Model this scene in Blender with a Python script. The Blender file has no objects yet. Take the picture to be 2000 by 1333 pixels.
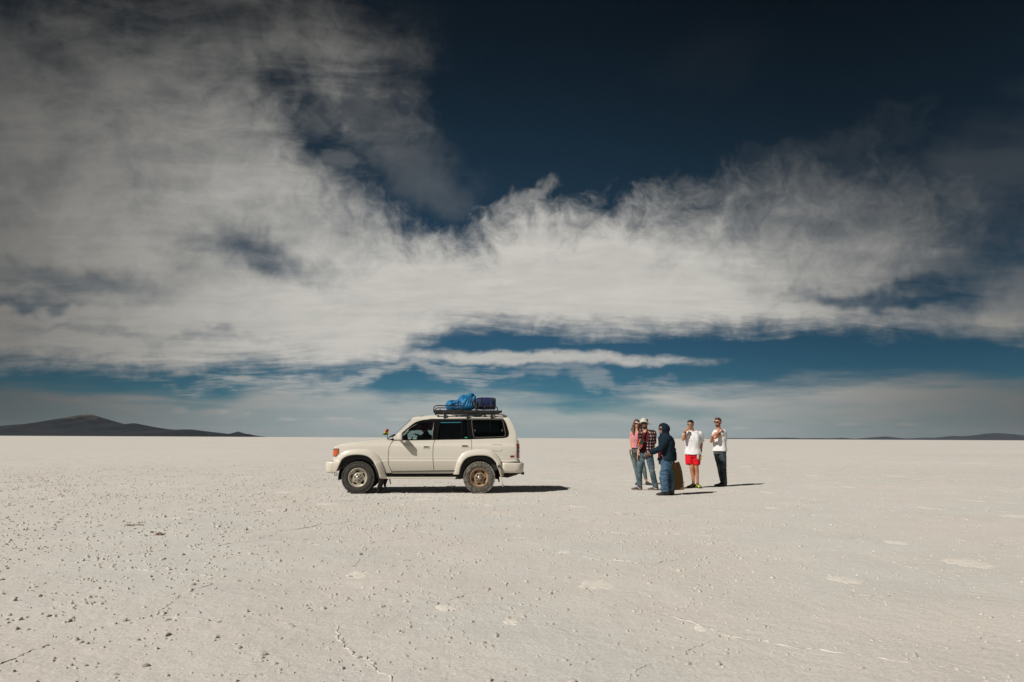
import bpy, bmesh, math, random
import numpy as np
from mathutils import Vector, Matrix, Euler, Quaternion
from mathutils.geometry import delaunay_2d_cdt

random.seed(7)
RNG = np.random.default_rng(11)
scene = bpy.context.scene
COL = scene.collection
R = math.radians

# ------------------------------------------------------------------ camera
CAM_H = 1.28
FOC = 1333.0                       # focal length in pixels of the 2000 px wide photograph (24 mm)
PITCH = math.atan((856.0 - 666.5) / FOC)
ROLL = R(0.26)
F_ = Vector((0, math.cos(PITCH), math.sin(PITCH)))
R0_ = Vector((1, 0, 0)); U0_ = R0_.cross(F_)
R_ = R0_ * math.cos(ROLL) + U0_ * math.sin(ROLL)
U_ = U0_ * math.cos(ROLL) - R0_ * math.sin(ROLL)
cam_data = bpy.data.cameras.new('camera')
cam_data.sensor_width = 36.0
cam_data.lens = 36.0 * FOC / 2000.0
cam_data.clip_start = 0.05
cam_data.clip_end = 400000.0
cam = bpy.data.objects.new('camera', cam_data)
COL.objects.link(cam)
M3 = Matrix((R_, U_, -F_)).transposed()
cam.matrix_world = Matrix.Translation((0, 0, CAM_H)) @ M3.to_4x4()
scene.camera = cam
CAM = Vector((0, 0, CAM_H))

def ray(px, py):
    """direction of the line of sight through a point of the photograph"""
    return F_ + R_ * ((px - 1000.0) / FOC) + U_ * ((666.5 - py) / FOC)
def at_depth(px, py, Y):
    d = ray(px, py); return CAM + d * (Y / d.y)
def on_ground(px, py):
    d = ray(px, py); return CAM + d * (-CAM_H / d.z)

# ------------------------------------------------------------------ render / colour
scene.view_settings.view_transform = 'Standard'
scene.view_settings.look = 'None'
scene.view_settings.exposure = 0.0
scene.view_settings.gamma = 1.0
scene.view_settings.use_curve_mapping = False
scene.render.engine = 'CYCLES'
scene.cycles.use_denoising = True
scene.cycles.max_bounces = 6
scene.cycles.diffuse_bounces = 3
scene.cycles.transparent_max_bounces = 16
scene.cycles.volume_bounces = 0
scene.cycles.sample_clamp_indirect = 4.0

# ------------------------------------------------------------------ sun
SUN_EL = R(42.5)
SUN_AZ = math.atan2(-0.87, -0.66)           # compass angle of the sun, from +Y towards +X
SUN_DIR = Vector((math.sin(SUN_AZ) * math.cos(SUN_EL), math.cos(SUN_AZ) * math.cos(SUN_EL), math.sin(SUN_EL)))
sd = bpy.data.lights.new('sun', 'SUN')
sd.energy = 4.9
sd.angle = R(0.5)
sd.color = (1.0, 0.95, 0.87)
sun = bpy.data.objects.new('sun', sd)
COL.objects.link(sun)
sun.rotation_euler = (-SUN_DIR).to_track_quat('-Z', 'Y').to_euler()
sun.location = (-20, -20, 40)

# ------------------------------------------------------------------ node helper
class NX:
    """tiny expression builder over shader math nodes"""
    def __init__(self, tree): self.t = tree
    def new(self, typ, **kw):
        n = self.t.nodes.new(typ)
        for k, v in kw.items(): setattr(n, k, v)
        return n
    def set(self, sock, v):
        if isinstance(v, bpy.types.NodeSocket): self.t.links.new(v, sock)
        else: sock.default_value = v
    def m(self, op, a, b=0.0, c=0.0, clamp=False):
        n = self.new('ShaderNodeMath', operation=op); n.use_clamp = clamp
        self.set(n.inputs[0], a); self.set(n.inputs[1], b); self.set(n.inputs[2], c)
        return n.outputs[0]
    def add(self, a, b): return self.m('ADD', a, b)
    def sub(self, a, b): return self.m('SUBTRACT', a, b)
    def mul(self, a, b): return self.m('MULTIPLY', a, b)
    def div(self, a, b): return self.m('DIVIDE', a, b)
    def mad(self, a, b, c): return self.m('MULTIPLY_ADD', a, b, c)
    def clamp(self, a): return self.m('ADD', a, 0.0, clamp=True)
    def step(self, x, e0, e1, smooth=True):
        n = self.new('ShaderNodeMapRange', interpolation_type='SMOOTHSTEP' if smooth else 'LINEAR')
        self.set(n.inputs['Value'], x); self.set(n.inputs['From Min'], e0); self.set(n.inputs['From Max'], e1)
        return n.outputs[0]
    def xyz(self, x, y, z=0.0):
        n = self.new('ShaderNodeCombineXYZ')
        for i, v in enumerate((x, y, z)): self.set(n.inputs[i], v)
        return n.outputs[0]
    def sep(self, v):
        n = self.new('ShaderNodeSeparateXYZ'); self.set(n.inputs[0], v); return n.outputs
    def vm(self, op, a, b=(0, 0, 0), s=1.0):
        n = self.new('ShaderNodeVectorMath', operation=op)
        self.set(n.inputs[0], a); self.set(n.inputs[1], b)
        if op == 'SCALE': self.set(n.inputs['Scale'], s)
        return n.outputs['Value'] if op in ('LENGTH', 'DOT_PRODUCT', 'DISTANCE') else n.outputs[0]
    def noise(self, vec, scale, detail=6, rough=0.55, lac=2.0, dist=0.0, color=False, typ=None):
        n = self.new('ShaderNodeTexNoise')
        if typ: n.noise_type = typ
        self.set(n.inputs['Vector'], vec); self.set(n.inputs['Scale'], scale); self.set(n.inputs['Detail'], detail)
        self.set(n.inputs['Roughness'], rough); self.set(n.inputs['Lacunarity'], lac); self.set(n.inputs['Distortion'], dist)
        return n.outputs['Color' if color else 'Fac']
    def mapping(self, vec, loc=(0, 0, 0), rot=(0, 0, 0), sc=(1, 1, 1), typ='POINT'):
        n = self.new('ShaderNodeMapping', vector_type=typ)
        self.set(n.inputs['Vector'], vec)
        if typ != 'NORMAL' and typ != 'VECTOR': n.inputs['Location'].default_value = loc
        n.inputs['Rotation'].default_value = rot; n.inputs['Scale'].default_value = sc
        return n.outputs[0]
    def mix(self, f, a, b, mode='MIX'):
        n = self.new('ShaderNodeMix', data_type='RGBA', blend_type=mode)
        self.set(n.inputs['Factor'], f)
        for s, v in ((n.inputs[6], a), (n.inputs[7], b)):
            if not isinstance(v, bpy.types.NodeSocket) and len(v) == 3: v = (*v, 1)
            self.set(s, v)
        return n.outputs[2]
    def ramp(self, f, stops, interp='LINEAR'):
        n = self.new('ShaderNodeValToRGB'); cr = n.color_ramp; cr.interpolation = interp
        self.set(n.inputs[0], f)
        while len(cr.elements) > 1: cr.elements.remove(cr.elements[-1])
        for i, (p, c) in enumerate(stops):
            e = cr.elements[0] if i == 0 else cr.elements.new(p)
            e.position = p
            c = (c, c, c) if not isinstance(c, (tuple, list)) else c
            e.color = (*c, 1) if len(c) == 3 else c
        return n.outputs[0]
    def curve(self, f, pts):
        n = self.new('ShaderNodeFloatCurve'); cu = n.mapping.curves[0]; n.mapping.extend = 'HORIZONTAL'
        n.mapping.use_clip = False
        self.set(n.inputs['Value'], f); n.inputs['Factor'].default_value = 1.0
        cu.points[0].location = pts[0]; cu.points[1].location = pts[-1]
        for p in pts[1:-1]: cu.points.new(*p)
        for p in cu.points: p.handle_type = 'AUTO_CLAMPED'
        n.mapping.update()
        return n.outputs[0]

# ------------------------------------------------------------------ sky: NISHITA sky with high thin clouds
def lin(c): return tuple(((v / 255.0) / 12.92 if v / 255.0 <= 0.04045 else ((v / 255.0 + 0.055) / 1.055) ** 2.4) for v in c)

def build_sky():
    w = bpy.data.worlds.new('World'); scene.world = w; w.use_nodes = True
    t = w.node_tree; t.nodes.clear(); X = NX(t)
    out = X.new('ShaderNodeOutputWorld'); bg = X.new('ShaderNodeBackground')
    STR = 0.10
    bg.inputs['Strength'].default_value = STR
    t.links.new(bg.outputs[0], out.inputs[0])
    sky = X.new('ShaderNodeTexSky', sky_type='NISHITA')
    sky.sun_disc = False; sky.sun_elevation = SUN_EL; sky.sun_rotation = SUN_AZ
    sky.altitude = 3650.0; sky.air_density = 1.0; sky.dust_density = 0.2; sky.ozone_density = 2.0
    d = X.new('ShaderNodeTexCoord').outputs['Generated']
    dx, dy, dz = X.sep(d)
    az = X.m('ARCTAN2', dx, dy)
    el = X.m('ARCSINE', X.m('MINIMUM', X.m('MAXIMUM', dz, -1.0), 1.0))
    A, E = 1.6, 0.8                          # ranges of the boundary curves, radians
    def azel(px, py):
        v = ray(px, py).normalized(); return math.atan2(v.x, v.y), math.asin(v.z)
    s = X.mad(az, 1.0 / A, 0.5)
    def edge(pts):
        ps = []
        for px, py in pts:
            a, e = azel(px, py); ps.append((a / A + 0.5, e / E))
        return X.mul(X.curve(s, ps), E)
    # deep blue of the high dry air, lens edge darkening put into the colour
    darker = X.ramp(X.m('DIVIDE', el, 0.8, clamp=True), [
        (0.0, (0.20, 0.42, 0.44)), (0.145, (0.135, 0.33, 0.36)), (0.28, (0.145, 0.29, 0.29)), (0.48, (0.150, 0.235, 0.215)),
        (0.71, (0.079, 0.110, 0.096)), (1.0, (0.05, 0.07, 0.06))])
    base = X.mix(1.0, sky.outputs[0], darker, 'MULTIPLY')
    base = X.mix(1.0, base, (0.62, 0.62, 0.62), 'MULTIPLY')
    base = X.vm('SCALE', base, s=X.sub(1.25, X.add(X.mul(X.step(az, -0.1, 0.62), 0.65), X.mul(X.step(az, -0.2, -0.7), 0.65))))
    # coordinates on the sheet of cloud high above the plain
    zz = X.add(X.m('MAXIMUM', dz, 0.0), 0.13)
    q = X.xyz(X.div(dx, zz), X.div(dy, zz), 0.0)
    warp = X.noise(q, 0.9, 3, 0.5, color=True)
    qw = X.vm('ADD', q, X.vm('SCALE', X.vm('SUBTRACT', warp, (0.5, 0.5, 0.5)), s=0.5))
    ae = X.xyz(az, el, 0.0)
    wae = X.noise(X.vm('ADD', d, (3.1, 0.7, 1.9)), 7.0, 4, 0.6, color=True)
    dw = X.vm('ADD', d, X.vm('SCALE', X.vm('SUBTRACT', wae, (0.5, 0.5, 0.5)), s=0.07))
    streak = X.noise(X.mapping(qw, rot=(0, 0, R(-22)), sc=(0.8, 1.9, 1)), 1.5, 9, 0.55)      # long soft fibres
    fine = X.noise(X.mapping(qw, loc=(4, 2, 0), rot=(0, 0, R(-34)), sc=(1.5, 2.9, 1)), 3.0, 10, 0.62, dist=0.5)
    puff = X.noise(dw, 24.0, 9, 0.64, dist=0.35)
    lump = X.noise(dw, 9.0, 4, 0.5)                       # billows along the upper edge
    big = X.noise(X.vm('ADD', d, (1.3, 5.2, 0.4)), 3.2, 4, 0.5)
    # ---- main bank
    top = edge([(-60, 240), (250, 260), (450, 300), (600, 345), (700, 384), (800, 408), (900, 430), (960, 410), (1040, 374),
                (1110, 392), (1250, 372), (1340, 338), (1450, 312), (1560, 282), (1680, 275), (1800, 285), (1900, 275), (2060, 250)])
    bot = edge([(-60, 716), (150, 712), (300, 728), (450, 712), (600, 722), (760, 705), (830, 668), (930, 640), (1050, 640), (1200, 652), (1330, 648),
                (1500, 640), (1700, 642), (1850, 648), (2060, 655)])
    pz = X.sub(puff, 0.5)
    tz = X.sub(streak, 0.5)
    fz = X.sub(fine, 0.5)
    leftness = X.step(az, -0.12, -0.34)
    dt = X.add(X.sub(top, el), X.add(X.mul(pz, 0.15), X.add(X.mul(X.sub(lump, 0.5), 0.06), X.mul(tz, 0.07))))
    db = X.add(X.sub(el, bot), X.add(X.mul(pz, 0.035), X.add(X.mul(tz, 0.05), X.mul(fz, 0.03))))
    soft = X.add(0.085, X.add(X.mul(X.step(az, 0.12, 0.50), 0.20), X.mul(leftness, 0.10)))
    bank = X.mul(X.step(dt, X.sub(-0.012, X.mul(leftness, 0.08)), soft), X.step(db, -0.016, 0.026))
    # holes and thin places: (px, py, half width px, half height px, tilt deg, depth)
    holes = [(500, 515, 170, 46, -8, 0.58), (110, 545, 260, 50, 6, 0.50), (20, 592, 130, 16, 3, 0.42), (1670, 575, 190, 26, -4, 0.50), (1860, 550, 190, 110, 8, 0.36),
             (900, 622, 160, 16, -10, 0.26), (1980, 430, 150, 200, 0, 0.40),
             (420, 640, 260, 16, 1, 0.34), (1320, 632, 300, 12, 2, 0.15), (110, 640, 150, 14, 3, 0.3)]
    wa = X.vm('SUBTRACT', wae, (0.5, 0.5, 0.5))
    aew = X.vm('ADD', ae, X.vm('SCALE', wa, s=0.16))
    aes = X.vm('ADD', ae, X.vm('SCALE', wa, s=0.035))
    def blob(px, py, hx, hy, rot, co=None):
        a, e = azel(px, py)
        n = X.new('ShaderNodeTexGradient', gradient_type='SPHERICAL')
        X.set(n.inputs[0], X.mapping(aew if co is None else co, (a, e, 0), (0, 0, R(rot)), (hx * 1.35 / FOC, hy * 1.35 / FOC, 1), 'TEXTURE'))
        return n.outputs['Fac']
    hole = None
    for px, py, hx, hy, rot, k in holes:
        b = X.mul(X.step(X.add(blob(px, py, hx, hy, rot), X.mul(fz, 0.5)), 0.02, 0.95), k)
        hole = b if hole is None else X.add(hole, b)
    texture = X.add(X.mul(tz, 0.62), X.add(X.mul(fz, 0.36), X.mul(pz, 0.30)))
    dens = X.sub(X.add(1.06, texture), X.add(hole, X.mul(X.step(az, 0.36, 0.72), 0.14)))
    dens = X.mul(bank, X.step(dens, 0.12, 1.0))
    # ---- thin fibrous sheet over the upper left
    qf = X.mapping(qw, loc=(2.2, 7.1, 0), rot=(0, 0, R(38)), sc=(0.8, 2.3, 1))
    fib = X.sub(X.noise(qf, 1.7, 9, 0.6, dist=0.5), 0.5)
    swirl = X.sub(X.noise(X.vm('ADD', d, X.vm('SCALE', wa, s=0.16)), 6.5, 8, 0.58, dist=0.6), 0.5)
    margin = X.add(X.sub(-0.15, az), X.add(X.mul(swirl, 0.24), X.add(X.mul(fib, 0.16), X.mul(pz, 0.14))))
    high = X.step(el, 0.34, 0.60)
    curl = X.add(X.mul(fib, 0.85), X.add(X.mul(swirl, 0.75), X.add(X.mul(pz, 0.40), X.mul(fz, 0.55))))
    sheet = X.add(X.sub(0.82, X.mul(high, 0.42)), X.mul(curl, X.mad(high, 0.55, 0.80)))
    notch = X.add(X.mul(X.step(blob(740, 345, 330, 90, -32), 0.0, 1.0), 0.66), X.mul(X.step(blob(600, 130, 90, 60, -40), 0.0, 1.0), 0.06))
    sheet = X.m('MULTIPLY', X.step(margin, -0.06, 0.22), X.step(X.sub(sheet, notch), 0.08, 1.05))
    sheet = X.mul(sheet, X.step(X.sub(el, top), -0.14, 0.02))
    # ---- ragged wisps at the edge of the blue
    def wisp_at(px, py, hx, hy, rot, n, k, amp):
        b = blob(px, py, hx, hy, rot)
        return X.mul(X.mul(X.step(b, 0.0, 0.5), X.step(X.add(b, X.mul(n, amp)), 0.15, 1.0)), k)
    wisp = wisp_at(720, 170, 110, 150, 24, X.add(fib, X.mul(swirl, 0.6)), 0.22, 1.9)
    wisp = X.add(wisp, wisp_at(650, 300, 110, 60, -45, X.add(fib, fz), 0.16, 2.0))
    wisp = X.add(wisp, wisp_at(820, 330, 170, 80, -20, swirl, 0.12, 1.6))
    wisp = X.add(wisp, wisp_at(1045, 392, 110, 26, 6, pz, 0.40, 2.4))
    wisp = X.add(wisp, wisp_at(1600, 300, 260, 40, 6, pz, 0.05, 2.2))
    wisp = X.add(wisp, wisp_at(1950, 320, 200, 120, 25, fib, 0.12, 2.0))
    wisp = X.add(wisp, wisp_at(1390, 125, 150, 80, 20, swirl, 0.014, 1.6))
    # ---- narrow second strip
    strip_n = X.sub(X.noise(X.mapping(d, sc=(1, 1, 2.4)), 17.0, 8, 0.62, dist=0.3), 0.5)
    strip = X.mul(X.step(X.add(blob(1020, 700, 320, 16, -0.8, aes), X.mul(strip_n, 1.5)), 0.10, 0.75), X.mul(X.step(blob(1020, 700, 320, 16, -0.8, aes), 0.0, 0.25), 0.85))
    strip = X.m('MAXIMUM', strip, X.mul(X.step(X.add(blob(690, 692, 330, 19, 0.5, aes), X.mul(strip_n, 1.6)), 0.10, 0.85), X.mul(X.step(blob(690, 692, 330, 19, 0.5, aes), 0.0, 0.25), 0.72)))
    strip = X.m('MAXIMUM', strip, X.mul(X.step(X.add(blob(465, 737, 48, 9, 0, aes), X.mul(strip_n, 0.9)), 0.25, 0.8), X.mul(X.step(blob(465, 737, 48, 9, 0, aes), 0.0, 0.25), 0.6)))
    strip = X.m('MAXIMUM', strip, wisp_at(720, 735, 420, 30, 2, fz, 0.55, 1.9))
    strip = X.m('MAXIMUM', strip, wisp_at(1150, 738, 260, 24, -6, fz, 0.30, 1.9))
    # ---- low veil above the horizon
    low = edge([(-60, 758), (200, 766), (420, 784), (520, 750), (640, 748), (800, 764), (1000, 764), (1180, 780), (1330, 758), (1500, 752), (1700, 740), (1850, 734), (2060, 736)])
    vn = X.noise(X.mapping(q, loc=(9, 1, 0), sc=(0.5, 1.1, 1)), 1.2, 8, 0.6)
    vs = X.noise(X.mapping(d, sc=(1, 1, 7.0)), 7.0, 8, 0.58)
    dl = X.add(X.sub(low, el), X.add(X.mul(X.sub(vn, 0.5), 0.035), X.mul(X.sub(vs, 0.5), 0.05)))
    clear = X.mul(X.step(blob(1150, 795, 260, 16, -2, aes), 0.0, 0.7), 0.5)
    veil = X.mul(X.step(dl, -0.012, 0.022), X.sub(X.add(0.86, X.mul(X.sub(vs, 0.5), 1.1)), clear))
    # ---- small bright heaps low over the horizon
    heap_n = X.noise(X.mapping(d, sc=(1, 1, 1.6)), 42.0, 5, 0.6)
    heaps = None
    for px, py, hx, hy in [(352, 801, 22, 7), (436, 804, 14, 7), (480, 808, 16, 4), (562, 818, 26, 4), (660, 818, 40, 4), (780, 820, 30, 4), (1660, 829, 30, 3), (1770, 828, 25, 3), (1445, 836, 26, 3)]:
        a, e = azel(px, py)
        n = X.new('ShaderNodeTexGradient', gradient_type='SPHERICAL')
        X.set(n.inputs[0], X.mapping(X.vm('ADD', ae, X.vm('SCALE', X.vm('SUBTRACT', wae, (0.5, 0.5, 0.5)), s=0.008)), (a, e, 0), (0, 0, 0), (hx * 1.3 / FOC, hy * 1.5 / FOC, 1), 'TEXTURE'))
        b = X.step(X.add(n.outputs['Fac'], X.mul(X.sub(heap_n, 0.5), 1.0)), 0.3, 0.75)
        heaps = b if heaps is None else X.m('MAXIMUM', heaps, b)
    # ---- beyond the picture the same thin broken cloud goes on all round
    front = X.step(X.m('ABSOLUTE', az), 1.35, 0.72)
    rest = X.mul(X.step(X.add(X.add(tz, X.mul(X.sub(big, 0.5), 1.2)), X.step(el, 1.1, 0.1)), 0.25, 1.1), 0.75)
    cover = X.m('MAXIMUM', X.add(dens, X.mul(X.sub(1.0, dens), X.mul(sheet, 0.78))), X.m('MAXIMUM', wisp, strip))
    upper = X.step(el, 1.15, 0.72)
    cover = X.add(X.mul(cover, X.mul(front, upper)), X.mul(rest, X.sub(1.0, X.mul(front, upper))))
    cover = X.clamp(cover)
    # colours of the cloud, radiance divided by the background strength
    bright = X.add(0.80, X.add(X.mul(X.sub(fine, 0.5), 0.30), X.add(X.mul(tz, 0.24), X.mul(pz, 0.12))))
    side = X.sub(1.0, X.add(X.mul(X.step(az, -0.22, -0.78), 0.72), X.mul(X.step(az, 0.24, 0.70), 0.55)))  # clouds dimmed towards the sides and top: lens falloff put into their brightness
    side = X.mul(side, X.sub(1.0, X.mul(X.step(el, 0.30, 0.66), 0.88)))
    cl = tuple(v / STR for v in lin((213, 210, 203)))
    cloud = X.vm('SCALE', cl, s=X.mul(bright, side))
    col = X.mix(cover, base, cloud)
    vl = tuple(v / STR for v in lin((180, 180, 175)))
    lo_side = X.sub(1.0, X.add(X.mul(X.step(az, -0.16, -0.70), 0.80), X.mul(X.step(az, 0.20, 0.70), 0.70)))  # same lens falloff to the sides, put into the veil colour
    hz = tuple(v / STR for v in lin((158, 164, 164)))
    vcol = X.vm('SCALE', X.mix(X.step(el, 0.075, 0.0), vl, hz), s=lo_side)
    col = X.mix(X.clamp(veil), col, vcol)
    col = X.mix(X.mul(heaps, 0.34), col, X.vm('SCALE', tuple(v / STR for v in lin((196, 192, 183))), s=lo_side))
    # below the horizon: the bright plain itself
    col = X.mix(X.step(dz, 0.0, -0.01), col, tuple(v / STR for v in lin((150, 146, 140))))
    t.links.new(col, bg.inputs['Color'])
    w.cycles.sampling_method = 'MANUAL'; w.cycles.sample_map_resolution = 256
build_sky()

# ------------------------------------------------------------------ common helpers
def principled(name, color=(0.5, 0.5, 0.5), rough=0.6, metal=0.0, spec=0.5, coat=0.0):
    m = bpy.data.materials.new(name); m.use_nodes = True
    b = m.node_tree.nodes['Principled BSDF']
    b.inputs['Base Color'].default_value = (*color, 1); b.inputs['Roughness'].default_value = rough
    b.inputs['Metallic'].default_value = metal; b.inputs['Specular IOR Level'].default_value = spec
    if coat: b.inputs['Coat Weight'].default_value = coat; b.inputs['Coat Roughness'].default_value = 0.06
    return m, b, NX(m.node_tree)

MATS = {}
def mat(name, color, rough=0.6, metal=0.0, spec=0.5, coat=0.0, n_scale=None, n_amt=0.12, bump=None, bump_dist=0.004, color2=None, c_lo=0.45, c_hi=0.7):
    """plain material with a little procedural unevenness of colour and relief"""
    if name in MATS: return MATS[name]
    m, b, X = principled(name, color, rough, metal, spec, coat)
    co = X.new('ShaderNodeTexCoord').outputs['Object']
    col = (*color, 1)
    if color2 is not None:
        f = X.step(X.noise(co, n_scale or 6, 6, 0.65), c_lo, c_hi)
        col = X.mix(f, color, color2)
        X.set(b.inputs['Base Color'], col)
    elif n_scale:
        f = X.noise(co, n_scale, 5, 0.6)
        k = X.mad(X.sub(f, 0.5), 2 * n_amt * 1.6, 1.0)
        X.set(b.inputs['Base Color'], X.vm('SCALE', color, s=k))
    if bump:
        n = X.noise(co, bump, 4, 0.6)
        bn = X.new('ShaderNodeBump'); bn.inputs['Strength'].default_value = 0.6; bn.inputs['Distance'].default_value = bump_dist
        X.set(bn.inputs['Height'], n); X.set(b.inputs['Normal'], bn.outputs[0])
    MATS[name] = m
    return m

def tag(o, label=None, cat=None, group=None, kind=None):
    if label: o['label'] = label
    if cat: o['category'] = cat
    if group: o['group'] = group
    if kind: o['kind'] = kind
    return o

def link(name, me, m=None, parent=None):
    o = bpy.data.objects.new(name, me); COL.objects.link(o)
    if m is not None:
        me.materials.clear(); me.materials.append(m)
    if parent is not None: o.parent = parent
    return o

def mesh_np(name, v, f, smooth=False):
    """mesh from numpy vertices and a list (or array) of faces"""
    me = bpy.data.meshes.new(name)
    v = np.asarray(v, dtype=np.float64)
    if isinstance(f, np.ndarray):
        n, k = f.shape
        me.vertices.add(len(v)); me.vertices.foreach_set('co', v.ravel().astype(np.float32))
        me.loops.add(n * k); me.loops.foreach_set('vertex_index', f.ravel().astype(np.int32))
        me.polygons.add(n)
        me.polygons.foreach_set('loop_start', np.arange(0, n * k, k, dtype=np.int32))
        try: me.polygons.foreach_set('loop_total', np.full(n, k, dtype=np.int32))
        except Exception: pass
        me.update(calc_edges=True); me.validate()
    else:
        me.from_pydata([tuple(p) for p in v], [], f); me.update()
    if smooth: me.polygons.foreach_set('use_smooth', np.ones(len(me.polygons), dtype=bool))
    return me

def empty(name, loc=(0, 0, 0), rz=0.0):
    o = bpy.data.objects.new(name, None); COL.objects.link(o)
    o.location = loc; o.rotation_euler = (0, 0, rz); o.empty_display_size = 0.2
    return o

def vnoise(x, y, seed=0):
    xi = np.floor(x).astype(np.int64); yi = np.floor(y).astype(np.int64); xf = x - xi; yf = y - yi
    def h(a, b):
        n = (a * 374761393 + b * 668265263 + seed * 1442695041) & 0x7fffffff
        n = ((n ^ (n >> 13)) * 1274126177) & 0x7fffffff
        return ((n ^ (n >> 16)) & 0xffff) / 65535.0
    u = xf * xf * (3 - 2 * xf); w = yf * yf * (3 - 2 * yf)
    return (h(xi, yi) * (1 - u) + h(xi + 1, yi) * u) * (1 - w) + (h(xi, yi + 1) * (1 - u) + h(xi + 1, yi + 1) * u) * w
def fbm(x, y, oct=5, rough=0.5, seed=0):
    s = np.zeros(np.shape(x)); a = 1.0; t = 0.0
    for o in range(oct):
        s += a * vnoise(x * 2 ** o + 17.3 * o, y * 2 ** o - 9.1 * o, seed + o); t += a; a *= rough
    return s / t

# ------------------------------------------------------------------ the salt plain
def salt_material():
    m, b, X = principled('salt crust', (0.5, 0.48, 0.45), 0.85, spec=0.25)
    co = X.new('ShaderNodeNewGeometry').outputs['Position']
    p = X.mapping(co, sc=(1, 1, 0))
    wide = X.noise(p, 0.06, 4, 0.55)
    mid = X.noise(p, 0.9, 6, 0.62)
    grain = X.noise(p, 48.0, 6, 0.75)
    tiny = X.noise(p, 260.0, 2, 0.6)
    k = X.add(X.mul(X.sub(wide, 0.5), 0.22), X.add(X.mul(X.sub(mid, 0.5), 0.24), X.add(X.mul(X.sub(grain, 0.5), 1.05), X.mul(X.sub(tiny, 0.5), 0.55))))
    base = X.mix(X.step(X.noise(p, 0.35, 5, 0.6), 0.38, 0.66), (0.572, 0.540, 0.498), (0.55, 0.537, 0.507))
    col = X.vm('SCALE', base, s=X.add(1.0, k))
    # dark pits with dirt, and pale rubbed places drawn out across the crust
    pit = X.step(X.noise(p, 26.0, 3, 0.5), 0.72, 0.80)
    col = X.mix(X.mul(pit, 0.35), col, (0.30, 0.26, 0.21))
    X.set(b.inputs['Base Color'], col)
    h = X.add(X.mul(grain, 0.5), X.add(X.mul(tiny, 0.16), X.mul(X.noise(p, 9.0, 5, 0.6), 1.6)))
    bn = X.new('ShaderNodeBump'); bn.inputs['Strength'].default_value = 1.0; bn.inputs['Distance'].default_value = 0.009
    X.set(bn.inputs['Height'], h); X.set(b.inputs['Normal'], bn.outputs[0])
    return m
SALT = salt_material()
PALE = mat('clean white salt', (0.555, 0.525, 0.482), 0.9, spec=0.15, n_scale=13, bump=90, bump_dist=0.008, color2=(0.655, 0.612, 0.558), c_lo=0.34, c_hi=0.52)
LUMPM = mat('salt clod', (0.50, 0.465, 0.42), 0.95, spec=0.05, n_scale=60, n_amt=0.3, bump=220, bump_dist=0.006)

def gz(x, y):
    """gentle unevenness of the crust, fading with distance"""
    r = np.hypot(x, y)
    return (fbm(x * 1.1, y * 1.1, 4, 0.55, 3) - 0.5) * 0.030 * np.clip(1.3 - r / 22.0, 0.0, 1.0) * np.clip((r - 0.3), 0, 1)

def build_ground():
    FR = 683.0
    k = np.concatenate([np.arange(300, 40, -1.4), np.arange(40, 3, -1.0)])
    rings = np.concatenate([[0.4, 0.9, 1.5, 2.1, 2.6], CAM_H * FR / k, [330, 420, 600, 1000, 2000, 5000, 15000, 45000, 150000]])
    fine = np.radians(np.arange(-47, 47.001, 0.16))
    rest = np.radians(np.arange(49, 311.1, 3.0))
    th = np.concatenate([fine, rest])
    n, mth = len(rings), len(th)
    Rr, T = np.meshgrid(rings, th, indexing='ij')
    x = Rr * np.sin(T); y = Rr * np.cos(T)
    v = np.stack([x, y, gz(x, y)], -1).reshape(-1, 3)
    v = np.vstack([v, [[0, 0, 0]]])
    i = np.arange(n - 1)[:, None]; j = np.arange(mth)[None, :]; j2 = (j + 1) % mth
    f = np.stack([i * mth + j, i * mth + j2, (i + 1) * mth + j2, (i + 1) * mth + j], -1).reshape(-1, 4)
    f = f[:, ::-1]
    tri = np.array([[len(v) - 1, a, (a + 1) % mth, (a + 1) % mth] for a in range(mth)])
    me = mesh_np('ground', v, f, True)
    o = link('ground', me, SALT)
    tag(o, 'flat pale salt crust reaching to the horizon', None, kind='structure')
    return o
GROUND = build_ground()

def lump_shape(rng, k=7, rows=3):
    """one irregular clod: a crumbly low dome"""
    v = []; a0 = rng.random() * 6.28
    for r in range(rows):
        t = r / rows
        for i in range(k):
            a = a0 + 6.283 * i / k + rng.normal() * 0.12
            rad = (1.08 - 0.72 * t ** 1.2) * (0.75 + 0.5 * rng.random())
            v.append((math.cos(a) * rad, math.sin(a) * rad, (-0.12 if r == 0 else 1.0 * t ** 0.7 * (0.6 + 0.8 * rng.random()))))
    v.append((rng.normal() * 0.15, rng.normal() * 0.15, 0.85 + 0.3 * rng.random()))
    f = []
    for r in range(rows - 1):
        for i in range(k):
            a, b2 = r * k + i, r * k + (i + 1) % k
            f += [(a, b2, b2 + k), (a, b2 + k, a + k)]
    top = len(v) - 1
    for i in range(k): f.append(((rows - 1) * k + i, (rows - 1) * k + (i + 1) % k, top))
    return np.array(v), np.array(f)

def hexnet():
    """outline of the salt polygons: a loose honeycomb"""
    a = 1.25; pts = {}; rng = np.random.default_rng(5); edges = []
    def vert(i, j, s):
        key = (i, j, s)
        if key not in pts:
            bx = a * math.sqrt(3) * (i + 0.5 * (j % 2)); by = a * 1.5 * j + (0 if s == 0 else a)
            pts[key] = np.array([bx + rng.normal() * 0.26, by + rng.normal() * 0.26])
        return key
    for j in range(0, 42):
        for i in range(-30, 31):
            A = vert(i, j, 0); B = vert(i, j, 1)
            ni = i if j % 2 == 0 else i + 1
            for e in ((A, B), (B, vert(ni, j + 1, 0)), (B, vert(ni - 1, j + 1, 0))):
                edges.append(e)
    return pts, edges

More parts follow.
